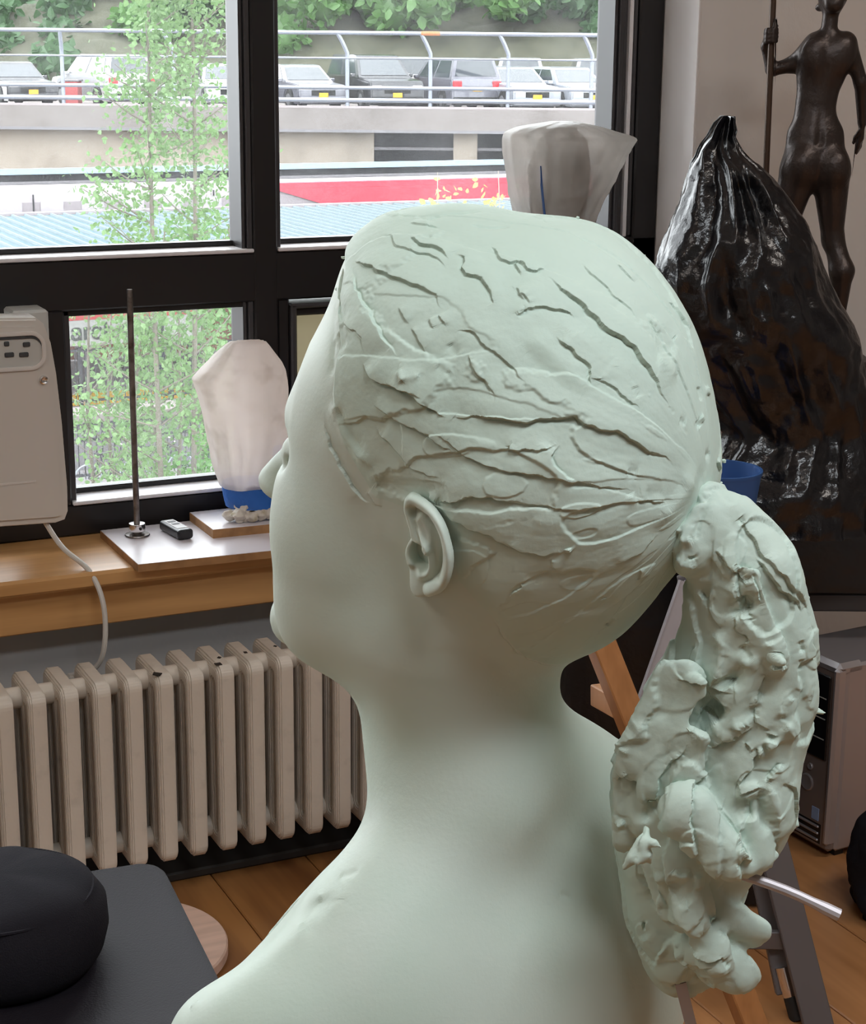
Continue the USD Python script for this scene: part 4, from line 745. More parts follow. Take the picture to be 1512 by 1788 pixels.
# ---------------------------------------------------------------- the clay head
CTRL = np.array([[-84.5,24.4,110.6,6.7,-4.3],[-88.7,28.0,102.9,6.3,-4.0],[-92.5,28.4,94.8,6.0,-3.1],[-95.4,26.1,87.1,5.7,-2.6],[-97.0,24.0,79.0,4.2,-1.7],[-98.0,24.9,70.2,1.9,-0.7],[-99.6,30.1,61.0,-0.2,-0.2],[-101.3,28.0,53.0,-1.2,0.4],[-101.7,24.0,47.0,-2.7,-0.9],[-99.2,16.0,41.0,-4.2,-1.3],[-103.2,25.9,29.0,-2.4,0.8],[-113.5,69.6,11.6,-1.7,1.8],[-121.2,72.1,4.7,0.8,0.6],[-116.5,63.7,-14.3,-1.1,6.7],[-119.8,68.3,-13.8,5.2,5.8],[-112.1,20.4,0.4,1.3,0.0],[-112.6,19.9,-3.0,1.1,-0.0],[-113.0,20.0,-7.0,1.2,0.3],[-113.1,20.0,-11.0,1.0,0.6],[-112.8,18.0,-13.0,0.7,-0.5],[-112.5,18.0,-17.0,0.4,-0.2],[-111.9,18.0,-21.1,0.1,0.2],[-111.2,18.0,-25.0,-0.3,0.4],[-110.5,20.0,-29.0,-0.9,0.2],[-109.7,53.6,-60.6,1.1,-1.3],[-109.9,31.4,-61.0,-1.9,0.8],[-120.3,66.1,-79.0,3.3,0.2],[-117.4,64.2,-86.9,2.2,1.0],[-110.9,61.9,-92.5,0.3,1.1],[-102.0,25.4,-83.9,-0.0,0.0],[-97.1,21.9,-89.1,1.3,2.0],[-91.4,18.5,-93.4,2.1,3.5],[-85.1,17.8,-98.7,2.2,5.5],[-79.7,14.3,-101.7,3.8,7.1],[-77.0,12.0,-103.0,6.9,4.9],[-73.3,12.1,-106.9,5.3,1.7],[-63.7,22.0,-137.0,-0.6,-0.1],[-63.3,20.0,-145.0,0.2,0.2],[-63.1,20.0,-153.0,1.1,-0.3],[-63.7,22.1,-163.0,2.6,0.2],[-62.6,48.2,-182.9,1.1,-0.3],[-66.5,32.2,-183.0,6.0,-1.9],[-69.1,26.0,-184.9,4.4,-3.8],[-73.4,19.6,-188.6,3.2,-3.3],[-78.2,12.3,-191.8,2.6,-3.0],[-83.6,3.7,-194.4,2.8,-2.4],[-88.0,-9.2,-194.0,2.4,-2.7],[-93.8,-9.8,-200.2,2.7,-2.4],[-97.4,-14.4,-202.6,1.4,-4.1],[-108.2,-1.7,-213.7,5.8,-5.9],[-114.3,-5.7,-217.7,6.6,-6.2],[-120.2,-12.3,-219.8,7.5,-6.9],[-127.0,-18.0,-223.0,10.2,-7.8],[-131.4,-24.0,-225.0,10.5,-9.4],[-134.9,-28.3,-227.2,8.9,-10.9],[-138.5,-35.6,-227.5,7.1,-11.5],[-143.5,-34.5,-232.5,5.1,-11.4],[-149.4,-40.1,-237.0,4.4,-7.1],[-154.6,-43.6,-243.4,4.1,-4.6],[-158.8,-44.0,-251.1,2.5,-2.6],[-73.3,23.6,125.3,-0.0,0.0],[-68.1,28.3,130.1,-2.0,1.4],[-62.5,28.4,134.5,-2.5,2.6],[-56.9,33.8,137.5,-2.5,3.8],[-51.0,30.0,141.1,-1.7,4.2],[-44.9,31.9,143.6,-0.8,3.7],[-38.0,32.7,146.0,-0.4,2.8],[-30.9,27.9,148.4,-0.0,1.9],[-23.5,25.6,149.9,-0.0,1.4],[-16.2,33.4,150.0,0.1,1.1],[-9.0,26.0,151.1,0.3,0.5],[-1.0,28.0,150.8,-0.3,0.4],[6.3,29.0,150.1,-0.1,-0.1],[13.1,19.9,149.7,0.0,-0.0],[20.4,21.6,148.2,0.2,0.5],[27.9,23.0,146.0,0.2,1.7],[35.0,22.1,143.6,0.5,3.9],[41.2,14.3,141.5,1.2,6.3],[47.9,20.8,137.9,2.3,7.6],[53.2,16.3,135.4,3.6,8.1],[58.1,17.6,132.2,5.4,7.8],[62.9,12.3,129.4,5.7,6.1],[68.9,11.7,124.8,5.2,5.9],[74.3,9.6,120.3,5.3,5.8],[78.5,5.6,116.5,5.9,4.9],[83.4,6.4,111.3,5.6,4.0],[87.0,-2.0,107.0,5.1,3.3],[91.4,-1.6,101.4,4.9,2.7],[95.5,-1.6,95.5,4.1,1.9],[99.5,-1.9,88.9,3.3,1.8],[102.7,-2.0,82.9,2.8,0.9],[105.1,-8.0,77.1,2.0,0.7],[108.1,-7.7,70.1,1.1,0.4],[110.5,-7.9,62.9,0.4,0.3],[112.2,-10.3,56.5,0.1,-0.1],[114.1,-8.4,48.6,-0.1,-0.0],[115.4,-8.0,41.0,0.1,0.0],[115.3,-14.0,35.0,0.1,-0.2],[115.8,-12.1,27.0,0.0,-0.1],[114.2,-19.6,21.0,-0.4,0.2],[87.8,-18.9,-35.8,-1.5,1.5],[83.1,-18.1,-41.1,-0.8,0.9],[78.1,-17.0,-46.1,0.2,-0.2],[71.8,-25.0,-47.8,1.1,-1.2],[66.4,-23.2,-52.4,1.8,-2.2],[60.4,-21.3,-56.4,2.9,-3.7],[55.1,-20.0,-59.1,2.7,-5.3],[49.0,-22.0,-60.9,2.4,-5.9],[43.5,-12.4,-67.5,2.3,-5.3],[41.3,14.0,-85.0,0.8,-0.5],[42.7,20.0,-95.0,-1.9,0.1],[46.3,31.6,-105.5,-4.1,-1.4],[50.2,39.6,-113.8,-4.2,-3.3],[55.2,52.4,-122.8,-2.2,-3.6],[63.0,68.0,-133.1,-1.6,-3.1],[71.0,78.0,-141.0,-1.7,-3.0],[78.8,82.0,-146.7,-2.0,-2.8],[87.1,87.8,-153.4,-4.2,-4.6]])
def rbf_move(V, c=CTRL, s=28., lam=.08):
    src=c[:,:3]; K=np.exp(-((src[:,None]-src[None])**2).sum(-1)/(2*s*s))
    W=np.linalg.solve(K+lam*np.eye(len(src)),c[:,3:]); out=np.array(V)
    for i in range(0,len(V),20000):
        d=np.exp(-((V[i:i+20000,None]-src[None])**2).sum(-1)/(2*s*s))@W
        out[i:i+20000,0]+=d[:,0]; out[i:i+20000,2]+=d[:,1]
    return out
def refine(V,F,sel):
    """split the edges of the chosen triangles, closing their neighbours so that no seam opens"""
    e=np.sort(np.stack([F[:,[0,1]],F[:,[1,2]],F[:,[2,0]]],1),-1)
    key=e[...,0]*len(V)+e[...,1]
    uq,inv=np.unique(key,return_inverse=True); inv=inv.reshape(-1,3)
    mark=np.zeros(len(uq),bool); mark[inv[sel].ravel()]=True
    a,b=uq//len(V),uq%len(V)
    nid=np.full(len(uq),-1); nid[mark]=len(V)+np.arange(mark.sum())
    V2=np.vstack([V,(V[a[mark]]+V[b[mark]])/2])
    mid=nid[inv]; n=(mid>=0).sum(1); out=[F[n==0]]
    f,m=F[n==3],mid[n==3]
    out+=[np.stack([f[:,0],m[:,0],m[:,2]],1),np.stack([m[:,0],f[:,1],m[:,1]],1),np.stack([m[:,2],m[:,1],f[:,2]],1),m]
    for k in range(3):
        q=(n==1)&(mid[:,k]>=0); f,m=np.roll(F[q],-k,1),mid[q,k]
        out+=[np.stack([f[:,0],m,f[:,2]],1),np.stack([m,f[:,1],f[:,2]],1)]
        q=(n==2)&(mid[:,k]<0); f,m=np.roll(F[q],-k,1),np.roll(mid[q],-k,1)
        out+=[np.stack([m[:,1],f[:,2],m[:,2]],1),np.stack([f[:,0],f[:,1],m[:,1]],1),np.stack([f[:,0],m[:,1],m[:,2]],1)]
    return V2,np.vstack(out)
def normals(V,F):
    n=np.zeros_like(V); c=np.cross(V[F[:,1]]-V[F[:,0]],V[F[:,2]]-V[F[:,0]])
    for k in range(3):
        for j in range(3): n[:,j]+=np.bincount(F[:,k],c[:,j],len(V))
    return n/np.maximum(np.linalg.norm(n,axis=1,keepdims=True),1e-12)
def relax(V,F,w,it=1,lam=.5):
    """move each vertex toward the mean of its neighbours, by its weight"""
    e=np.vstack([F[:,[0,1]],F[:,[1,2]],F[:,[2,0]]]); e=np.vstack([e,e[:,::-1]])
    cnt=np.bincount(e[:,0],minlength=len(V))[:,None]
    for _ in range(it):
        m=np.stack([np.bincount(e[:,0],V[e[:,1],j],len(V)) for j in range(3)],1)/np.maximum(cnt,1)
        V=V+(m-V)*(np.asarray(w)[:,None] if np.ndim(w) else w)*lam
    return V
def sample(p,step=.5,wob=0.,seed=0):
    p=np.asarray(p,float); d=np.r_[0,np.cumsum(np.linalg.norm(np.diff(p,axis=0),axis=1))]
    n=max(int(d[-1]/step),2); t=np.linspace(0,d[-1],n)
    q=np.stack([np.interp(t,d,p[:,i]) for i in range(3)],1)
    if wob:
        q=q+(meshkit.noise(q[:,[0,1,2]]*.22+seed*7.3,seed)[:,None]*2-1)*wob*np.array([.7,0,.7])+(meshkit.noise(q*.7+seed*3.1,seed+5)[:,None]*2-1)*wob*.5*np.array([.7,0,-.7])
    return q,t/d[-1]
def sstep(a,b,x):
    t=np.clip((x-a)/(b-a),0,1); return t*t*(3-2*t)
WID=1.9
def carve(V,F,N,marks,scale=1.):
    """marks: (kind, height, width, points): a knife's edge, a ridge or a groove drawn along the points"""
    D=np.zeros(len(V)); near=np.full(len(V),99.)
    for si,(kind,h,w,pts) in enumerate(marks):
        q,t=sample(pts,.5,.9 if kind=='step' else .4,si)
        R=w*WID*1.05+2
        lo,hi=q.min(0)-R,q.max(0)+R
        I=np.where(((V>lo)&(V<hi)).all(1))[0]
        if not len(I): continue
        d,j=cKDTree(q).query(V[I],distance_upper_bound=R)
        ok=np.isfinite(d); I,d,j=I[ok],d[ok],j[ok]
        if not len(I): continue
        tg=np.gradient(q,axis=0); 
        k=5; tg=np.stack([np.convolve(np.pad(tg[:,i],k,'edge'),np.ones(2*k+1)/(2*k+1),'valid') for i in range(3)],1)
        tg/=np.linalg.norm(tg,axis=1,keepdims=True)+1e-9
        nn=N[I]; side=np.cross(nn,tg[j]); s=((V[I]-q[j])*side).sum(1)
        s=np.sign(s)*d
        endt=np.minimum(sstep(0,.22,t[j]),sstep(0,.3,1-t[j]))
        # beyond the ends the distance to the end point counts
        if kind=='step':
            var=(.75+.5*meshkit.noise(q[j]*.05+si,si)); w=w*WID*(.35+.65*np.sin(np.pi*np.clip(t[j],0,1))**.7)
            s=s+2.2*(meshkit.noise(V[I]*.2+si*1.7,si)-.5)+.4*(meshkit.noise(V[I]*.5+si,si+3)-.5)
            x=h*.8*var*sstep(-.25,.25,s)*(1-sstep(w*.05,w,s))-.28*h*np.exp(-((s+.65)/.55)**2)-.14*h*(s<0)*np.exp(-(s/(w*.5))**2)
        elif kind=='ridge': x=h*np.exp(-(s/w*2.2)**2)
        else: x=-h*np.exp(-(s/w*2.0)**2)*(.7+.5*meshkit.noise(V[I]*.12,si))
        D[I]+=x*endt*scale; near[I]=np.minimum(near[I],d)
    D=relax(np.repeat(D[:,None],3,1),F,sstep(1.2,3.2,near)*(near<40),24,.8)[:,0]
    return D
def rough(V,seed,sc=.09):
    return meshkit.fbm(V*sc,3,seed)-.5
HEADC=np.array([23.7,5.0,53.9]); TIE=np.array([105.,-45.,24.])
def head_axes():
    a,b=np.radians(26),np.radians(14); f=np.array([-np.cos(a),np.sin(a),0]); z=np.array([0,0,1.])
    return np.cos(b)*f+np.sin(b)*z, np.array([-np.sin(a),-np.cos(a),0]), np.cos(b)*z-np.sin(b)*f
HAIRLINE=shapely.Polygon([(200,80),(97,46),(92,36),(79,19),(76,-6),(63,-28),(42,-47),(18,-44),(-5,-55),(-10,-70),(-31,-87),(-43,-108),(-56,-114),(-300,-120),(-300,300),(200,300)])
def hair_depth(V):
    f,_,u=head_axes(); q=V-HEADC; x,y=q@f,q@u
    return np.where(shapely.contains_xy(HAIRLINE,x,y),1,-1)*shapely.distance(HAIRLINE.exterior,shapely.points(np.stack([x,y],1)))
def slabs(V,seed=3):
    """overlapping strokes of clay combed back towards the tie: each rises sharply at its edge and thins away"""
    d=V-TIE; r=np.linalg.norm(d,axis=1); un=d/np.maximum(r,1)[:,None]; out=0
    for k,(sc,rs,n,a) in enumerate(((3.4,.010,3.2,1.25),(6.2,.022,2.6,.55))):
        p=un*sc+np.stack([r*rs,0*r,r*rs*.6],1)+k*5; t=meshkit.noise(p,seed+k)*n+.16*meshkit.noise(V*.12,seed+4)+.05*meshkit.noise(V*.5,seed+6)
        fr=t-np.floor(t); out=out+a*(sstep(0,.075,fr)*(1-fr)**.9-.35)*sstep(12,70,r)
    d=V-TIE; r=np.linalg.norm(d,axis=1); un=d/np.maximum(r,1)[:,None]
    return out+.16*(meshkit.noise(un*34+r[:,None]*.03,seed+8)-.5)*sstep(12,70,r)
def dabs(V,seed=5):
    p=V*np.array([.030,.030,.013])+3; t=meshkit.noise(p,seed)*3.2+.2*meshkit.noise(V*.1,seed+1)+.06*meshkit.noise(V*.45,seed+2); fr=t-np.floor(t)
    p=V*np.array([.07,.07,.04])+9; t2=meshkit.noise(p,seed+3)*2.6+.1*meshkit.noise(V*.3,seed+4); f2=t2-np.floor(t2)
    return 2.2*(sstep(0,.07,fr)*(1-fr)**.8-.35)+.7*(sstep(0,.1,f2)*(1-f2)-.3)
def make_bust(marks,h=2.0,levels=3):
    """returns (V, F) of the whole clay head and shoulders in millimetres"""
    g,_=clay_base(h); V,Q=g.mesh(); F=tri(Q)
    m=trimesh.Trimesh(V,F,process=False); trimesh.smoothing.filter_taubin(m,iterations=6)
    V=rbf_move(np.array(m.vertices))
    # the neck runs smoothly into jaw and back
    wt=sstep(-70,-95,V[:,2])*sstep(-300,-250,V[:,2]); V=relax(V,F,wt*.9,40)
    pts=np.vstack([sample(p,2)[0] for _,_,_,p in marks]); tree=cKDTree(pts)
    for r,sides in ((9.,1),(4.5,1),(1.6,0)):
        d,_=tree.query(V,distance_upper_bound=r); near=np.isfinite(d)
        if sides: near|=(V[:,2]>-60)&(hair_depth(V)>-3)&((V-HEADC)@head_axes()[1]>-25)
        V,F=refine(V,F,near[F].all(1)); V=relax(V,F,1.,1,.3)
    return V,F
def make_tail(build_tail,marks,h=1.25,levels=2):
    g=build_tail(h); V,Q=g.mesh(); F=tri(Q); V=relax(V,F,1.,2,.4)
    pts=np.vstack([sample(p,2)[0] for _,_,_,p in marks]); tree=cKDTree(pts)
    for r in (5.,2.6)[:levels]:
        d,_=tree.query(V,distance_upper_bound=r); near=np.isfinite(d)
        V,F=refine(V,F,near[F].all(1)); V=relax(V,F,1.,1,.3)
    return V,F
def finish(V,F,marks,scale,grain):
    N=normals(V,F)
    Ns=N
    for _ in range(3): 
        Ns=relax(Ns,F,1.,4,1.); Ns/=np.linalg.norm(Ns,axis=1,keepdims=True)
    D=carve(V,F,Ns,marks,scale)+grain(V,Ns)
    return V+Ns*D[:,None]
def clay_base(h=2.0,lo=(-230,-165,-340),hi=(150,190,180)):
    PSI=np.radians(26); TAU=np.radians(14)
    f=np.array([-np.cos(PSI),np.sin(PSI),0]); l=np.array([-np.sin(PSI),-np.cos(PSI),0]); z=np.array([0,0,1.])
    Fh=np.cos(TAU)*f+np.sin(TAU)*z; Uh=np.cos(TAU)*z-np.sin(TAU)*f; Lh=l
    HB=(Fh,Lh,Uh)
    S=np.array([-.80,-.60,0]); FT=np.array([-.60,.80,0]); TB=(S,FT,z)
    g=Grid(lo,hi,h)
    C=np.array([23.7,5.0,53.9])
    def H(F,Lt,U_): return C+F*Fh+Lt*Lh+U_*Uh
    E=lambda F,Lt,U_,a,b,c,k=12,op='u',B=HB: g.ell(H(F,Lt,U_),(a,b,c),B,k,op)
    # cranium with hair mass
    E(10,0,-4,97,82,90,k=0)
    E(44,0,16,78,76,66,30)
    E(-18,0,-28,82,78,76,24)
    E(-14,0,-74,54,60,40,34)
    # forehead/face core
    E(64,0,-30,60,62,80,25)
    E(50,0,-76,61,60,74,28)
    # cheeks
    E(78,35,-86,35,28,36,20); E(78,-35,-86,35,28,36,20)
    # jaw and chin
    E(62,0,-146,48,44,34,30)
    E(44,24,-124,48,32,44,30);E(44,-24,-124,48,32,44,30)
    E(105,-4,-161,19,21,20,8)
    # mouth mound
    E(88,0,-112,22,27,24,14)
    # brow
    E(100,18,-34,18,26,13,12);E(100,-18,-34,18,26,13,12)
    E(92,0,-8,26,44,30,20)
    # nose
    g.cone(H(108,0,-50),H(133,0,-93),7,12.5,12)
    E(125,8,-95,9,7,7,6);E(125,-8,-95,9,7,7,6)
    # eye sockets
    E(114,32,-54,16,18,10,10,'s');E(114,-32,-54,16,18,10,10,'s')
    E(102,31,-56,13,14,12,4);E(102,-31,-56,13,14,12,4)
    # lips
    E(108,0,-104,7,19,5.5,4);E(106,0,-116,7.5,16,6,4); g.cone(H(118,-20,-110),H(118,20,-110),2.2,2.2,3,'s')
    g.cone(H(112,22,-52),H(104,44,-57),1.6,1.4,4,'s');g.cone(H(112,-22,-52),H(104,-44,-57),1.6,1.4,4,'s')
    # neck
    N0=np.array([-8.4,14.0,-47.0]); N1=np.array([-8.7,28.0,-135.7]); N2=np.array([-7.5,40.0,-209.0])
    g.cone(N0,N1,52,46,22)
    g.cone(np.array([-34.4,10.0,-71.0]),np.array([-15.4,24.0,-154.1]),34,36,26)
    g.cone(N1,N2,46,52,20)
    # torso
    Nc=np.array([-8.0,34.0,-185.4]); Nc=np.array([Nc[0],Nc[1],0])
    P=lambda s,ft,v: Nc+S*s+FT*ft+z*v
    g.cone(P(16,-26,-160),P(112,-14,-244),30,32,36)
    g.cone(P(-10,-16,-125),P(-112,-8,-196),30,34,30)
    g.ell(P(0,-2,-330),(140,76,146),TB,44)
    g.ell(P(56,-26,-285),(76,58,90),TB,40); g.ell(P(-60,-24,-272),(76,58,90),TB,40)
    g.ell(P(142,0,-284),(44,46,60),TB,35); g.ell(P(-134,0,-236),(44,46,56),TB,35)
    # collar bone
    g.cone(P(10,44,-190),P(120,22,-232),8,9,16)
    return g,C
def build_tail(h):
    g = Grid((15, -110, -300), (185, 70, 50), h)
    g.tube([(96.3, -44.0, 14.8), (111.2, -46.0, 4.1), (121.7, -48.0, -14.8), (127.9, -44.0, -45.1), (125.6, -38.0, -77.1), (116.5, -30.0, -110.9), (111.4, -24.0, -144.9), (105.7, -20.0, -175.7), (104.2, -18.0, -209.5), (107.8, -16.0, -237.2)], [9.4, 16.1, 22.2, 27.7, 34.9, 39.3, 43.8, 31.0, 23.8, 21.6], 14, sq=((-0.3, -0.95, 0.1), 1.75))
    g.cone((93.6, -56.0, 8.6), (97.3, -56.0, -0.7), 6.1, 6.6, 10)
    g.cone((89.2, -55.0, -0.2), (95.6, -56.0, -5.5), 3.6, 4.7, 5)
    g.cone((93.6, -52.0, -9.6), (103.2, -54.0, 18.0), 5.0, 4.4, 8)
    g.cone((105.6, -44.0, 21.7), (111.7, -46.0, 16.0), 4.4, 7.2, 10)
    g.cone((140.7, -48.0, -100.3), (146.4, -48.0, -143.2), 9.4, 8.3, 4)
    g.cone((149.5, -46.0, -122.4), (153.7, -44.0, -148.1), 5.0, 3.9, 3)
    g.cone((130.8, -56.0, -124.4), (136.6, -58.0, -158.8), 6.6, 7.2, 3)
    g.cone((138.2, -50.0, -111.7), (136.8, -56.0, -130.5), 7.2, 5.5, 4)
    g.cone((99.3, -62.0, -134.3), (119.6, -66.0, -158.3), 14.4, 9.4, 6, sq=((-0.2, -0.97, 0.1), 1.6))
    g.cone((112.8, -64.0, -157.7), (129.0, -62.0, -162.3), 7.2, 6.1, 3)
    g.cone((126.1, -68.0, -148.9), (128.1, -70.0, -154.7), 3.3, 3.6, 2)
    g.cone((106.8, -44.0, -108.4), (112.9, -50.0, -145.7), 22.2, 17.7, 18, sq=((-0.2, -0.97, 0.1), 3.6))
    g.cone((82.5, -40.0, -144.4), (76.1, -36.0, -118.1), 11.1, 8.3, 8, sq=((-0.2, -0.97, 0.1), 1.6))
    g.cone((115.4, -36.0, -184.0), (123.9, -38.0, -202.2), 11.1, 9.4, 4, sq=((-0.2, -0.97, 0.1), 1.6))
    g.cone((123.0, -40.0, -201.2), (142.5, -40.0, -209.4), 9.4, 6.1, 4, sq=((-0.2, -0.97, 0.1), 1.6))
    g.cone((127.7, -34.0, -217.3), (139.4, -38.0, -215.1), 5.5, 3.9, 4, sq=((-0.2, -0.97, 0.1), 1.6))
    g.cone((96.5, -50.0, -164.6), (107.7, -52.0, -195.1), 12.2, 9.4, 4, sq=((-0.2, -0.97, 0.1), 1.6))
    g.cone((104.0, -48.0, -197.3), (110.0, -50.0, -205.8), 8.3, 3.9, 3, sq=((-0.2, -0.97, 0.1), 1.6))
    g.cone((113.4, -40.0, -217.5), (131.6, -42.0, -232.6), 12.7, 11.1, 5, sq=((-0.2, -0.97, 0.1), 1.6))
    g.cone((121.8, -38.0, -231.6), (138.0, -40.0, -235.3), 11.1, 5.5, 4, sq=((-0.2, -0.97, 0.1), 1.6))
    g.cone((117.8, -48.0, -210.0), (119.5, -50.0, -221.8), 9.4, 8.3, 3, sq=((-0.2, -0.97, 0.1), 1.6))
    g.cone((93.2, -22.0, -210.9), (102.7, -26.0, -235.2), 12.2, 11.1, 6, sq=((-0.2, -0.97, 0.1), 1.6))
    g.cone((100.6, -57.5, 16.1), (116.6, -61.5, -6.6), 7.2, 8.3, 1.2, sq=((-0.036498, -0.95, 0.184764), 4.2))
    g.cone((118.2, -53.5, 13.8), (146.4, -53.5, -24.4), 3.9, 5.0, 1.2, sq=((-0.239272, -0.95, -0.128519), 4.2))
    g.cone((129.4, -57.5, -3.4), (149.8, -55.5, -36.7), 6.1, 4.4, 1.2, sq=((-0.562249, -0.95, -0.0699787), 4.2))
    g.cone((120.5, -64.5, -12.7), (135.2, -63.5, -53.0), 7.2, 8.9, 1.2, sq=((-0.314069, -0.95, -0.272835), 4.2))
    g.cone((134.8, -61.5, -24.9), (149.2, -57.5, -69.7), 6.1, 6.6, 1.2, sq=((-0.56587, -0.95, 0.299506), 4.2))
    g.cone((93.3, -53.5, -68.7), (74.7, -47.5, -113.4), 12.7, 11.1, 1.2, sq=((-0.143342, -0.95, -0.159294), 4.2))
    g.cone((123.1, -62.5, -53.5), (116.8, -58.5, -90.4), 7.2, 6.6, 1.2, sq=((-0.295537, -0.95, 0.284512), 4.2))
    g.cone((137.6, -58.5, -63.5), (132.8, -55.5, -97.4), 7.2, 6.6, 1.2, sq=((0.0283743, -0.95, 0.206539), 4.2))
    g.cone((98.3, -56.5, -97.3), (94.0, -49.5, -158.6), 10.0, 11.1, 1.2, sq=((-0.325317, -0.95, -0.00418619), 4.2))
    g.cone((116.4, -52.5, -98.8), (117.5, -54.5, -159.1), 10.5, 12.7, 1.2, sq=((-0.126317, -0.95, -0.263518), 4.2))
    g.cone((134.8, -56.5, -97.0), (128.1, -57.5, -120.8), 7.2, 5.0, 1.2, sq=((-0.211083, -0.95, -0.137129), 4.2))
    g.cone((71.3, -41.5, -122.1), (71.7, -37.5, -161.4), 7.8, 6.6, 1.2, sq=((0.0157558, -0.95, -0.261471), 4.2))
    g.cone((88.5, -45.5, -166.9), (101.5, -45.5, -198.6), 9.4, 9.4, 1.2, sq=((-0.124573, -0.95, 0.222053), 4.2))
    g.cone((103.8, -51.5, -170.1), (113.6, -51.5, -195.3), 7.8, 6.1, 1.2, sq=((-0.440877, -0.95, 0.237269), 4.2))
    g.cone((111.7, -49.5, -209.2), (123.2, -49.5, -223.6), 7.8, 6.6, 1.2, sq=((0.0105368, -0.95, -0.28889), 4.2))
    g.cone((150.1, -49.5, -40.2), (157.6, -47.5, -82.2), 3.3, 3.3, 1.2, sq=((-0.104753, -0.95, -0.29928), 4.2))
    g.cone((84.5, -53.5, -92.7), (80.8, -49.5, -130.8), 6.6, 5.5, 1.2, sq=((-0.247645, -0.95, -0.0379998), 4.2))
    g.cone((99.6, -58.5, -69.8), (90.1, -55.5, -97.8), 7.2, 6.1, 1.2, sq=((-0.457723, -0.95, -0.105034), 4.2))
    g.cone((135.8, -54.0, -8.6), (151.8, -52.0, -48.1), 6.1, 5.5, 1.2, sq=((0.4, -0.9, 0.1), 3.2))
    g.cone((151.6, -50.0, -66.5), (148.9, -48.0, -109.3), 5.0, 4.4, 1.2, sq=((0.4, -0.9, 0.1), 3.2))
    g.cone((124.1, -53.0, 8.1), (142.4, -55.0, -21.1), 3.6, 4.2, 1.2, sq=((0.4, -0.9, 0.1), 3.2))
    g.cone((144.5, -57.0, -49.4), (142.6, -56.0, -85.1), 5.5, 5.5, 1.2, sq=((0.4, -0.9, 0.1), 3.2))
    g.cone((142.1, -52.0, -101.7), (137.0, -54.0, -128.3), 6.1, 5.0, 1.2, sq=((0.4, -0.9, 0.1), 3.2))
    g.tube([(160.4, -40.0, -85.7), (164.0, -40.0, -88.1), (169.1, -42.0, -89.1)], [3.6, 2.2, 1.0], 1.5)
    g.tube([(152.0, -40.0, -120.3), (155.4, -38.0, -118.0), (156.2, -36.0, -114.8), (159.0, -36.0, -113.6)], [1.9, 1.4, 1.2, 1.0], 1.5)
    g.tube([(150.9, -40.0, -117.2), (153.9, -38.0, -122.7), (157.9, -36.0, -125.1)], [2.2, 1.4, 1.1], 1.5)
    g.tube([(136.2, -68.0, -51.4), (139.3, -72.0, -51.7)], [2.2, 1.7], 3)
    g.tube([(154.6, -42.0, -30.8), (158.3, -40.0, -38.8)], [2.5, 1.4], 1.5)
    g.tube([(78.5, -66.0, -141.8), (76.6, -72.0, -145.1), (71.9, -74.0, -153.4), (68.1, -72.0, -159.0)], [1.7, 3.3, 2.8, 1.4], 1.5)
    g.tube([(76.6, -72.0, -145.1), (81.7, -76.0, -143.8), (85.4, -78.0, -145.3)], [2.2, 1.9, 1.0], 1.5)
    g.tube([(74.1, -72.0, -154.3), (78.8, -74.0, -150.3), (80.4, -72.0, -155.8)], [2.2, 2.2, 1.4], 1.5)
    return g
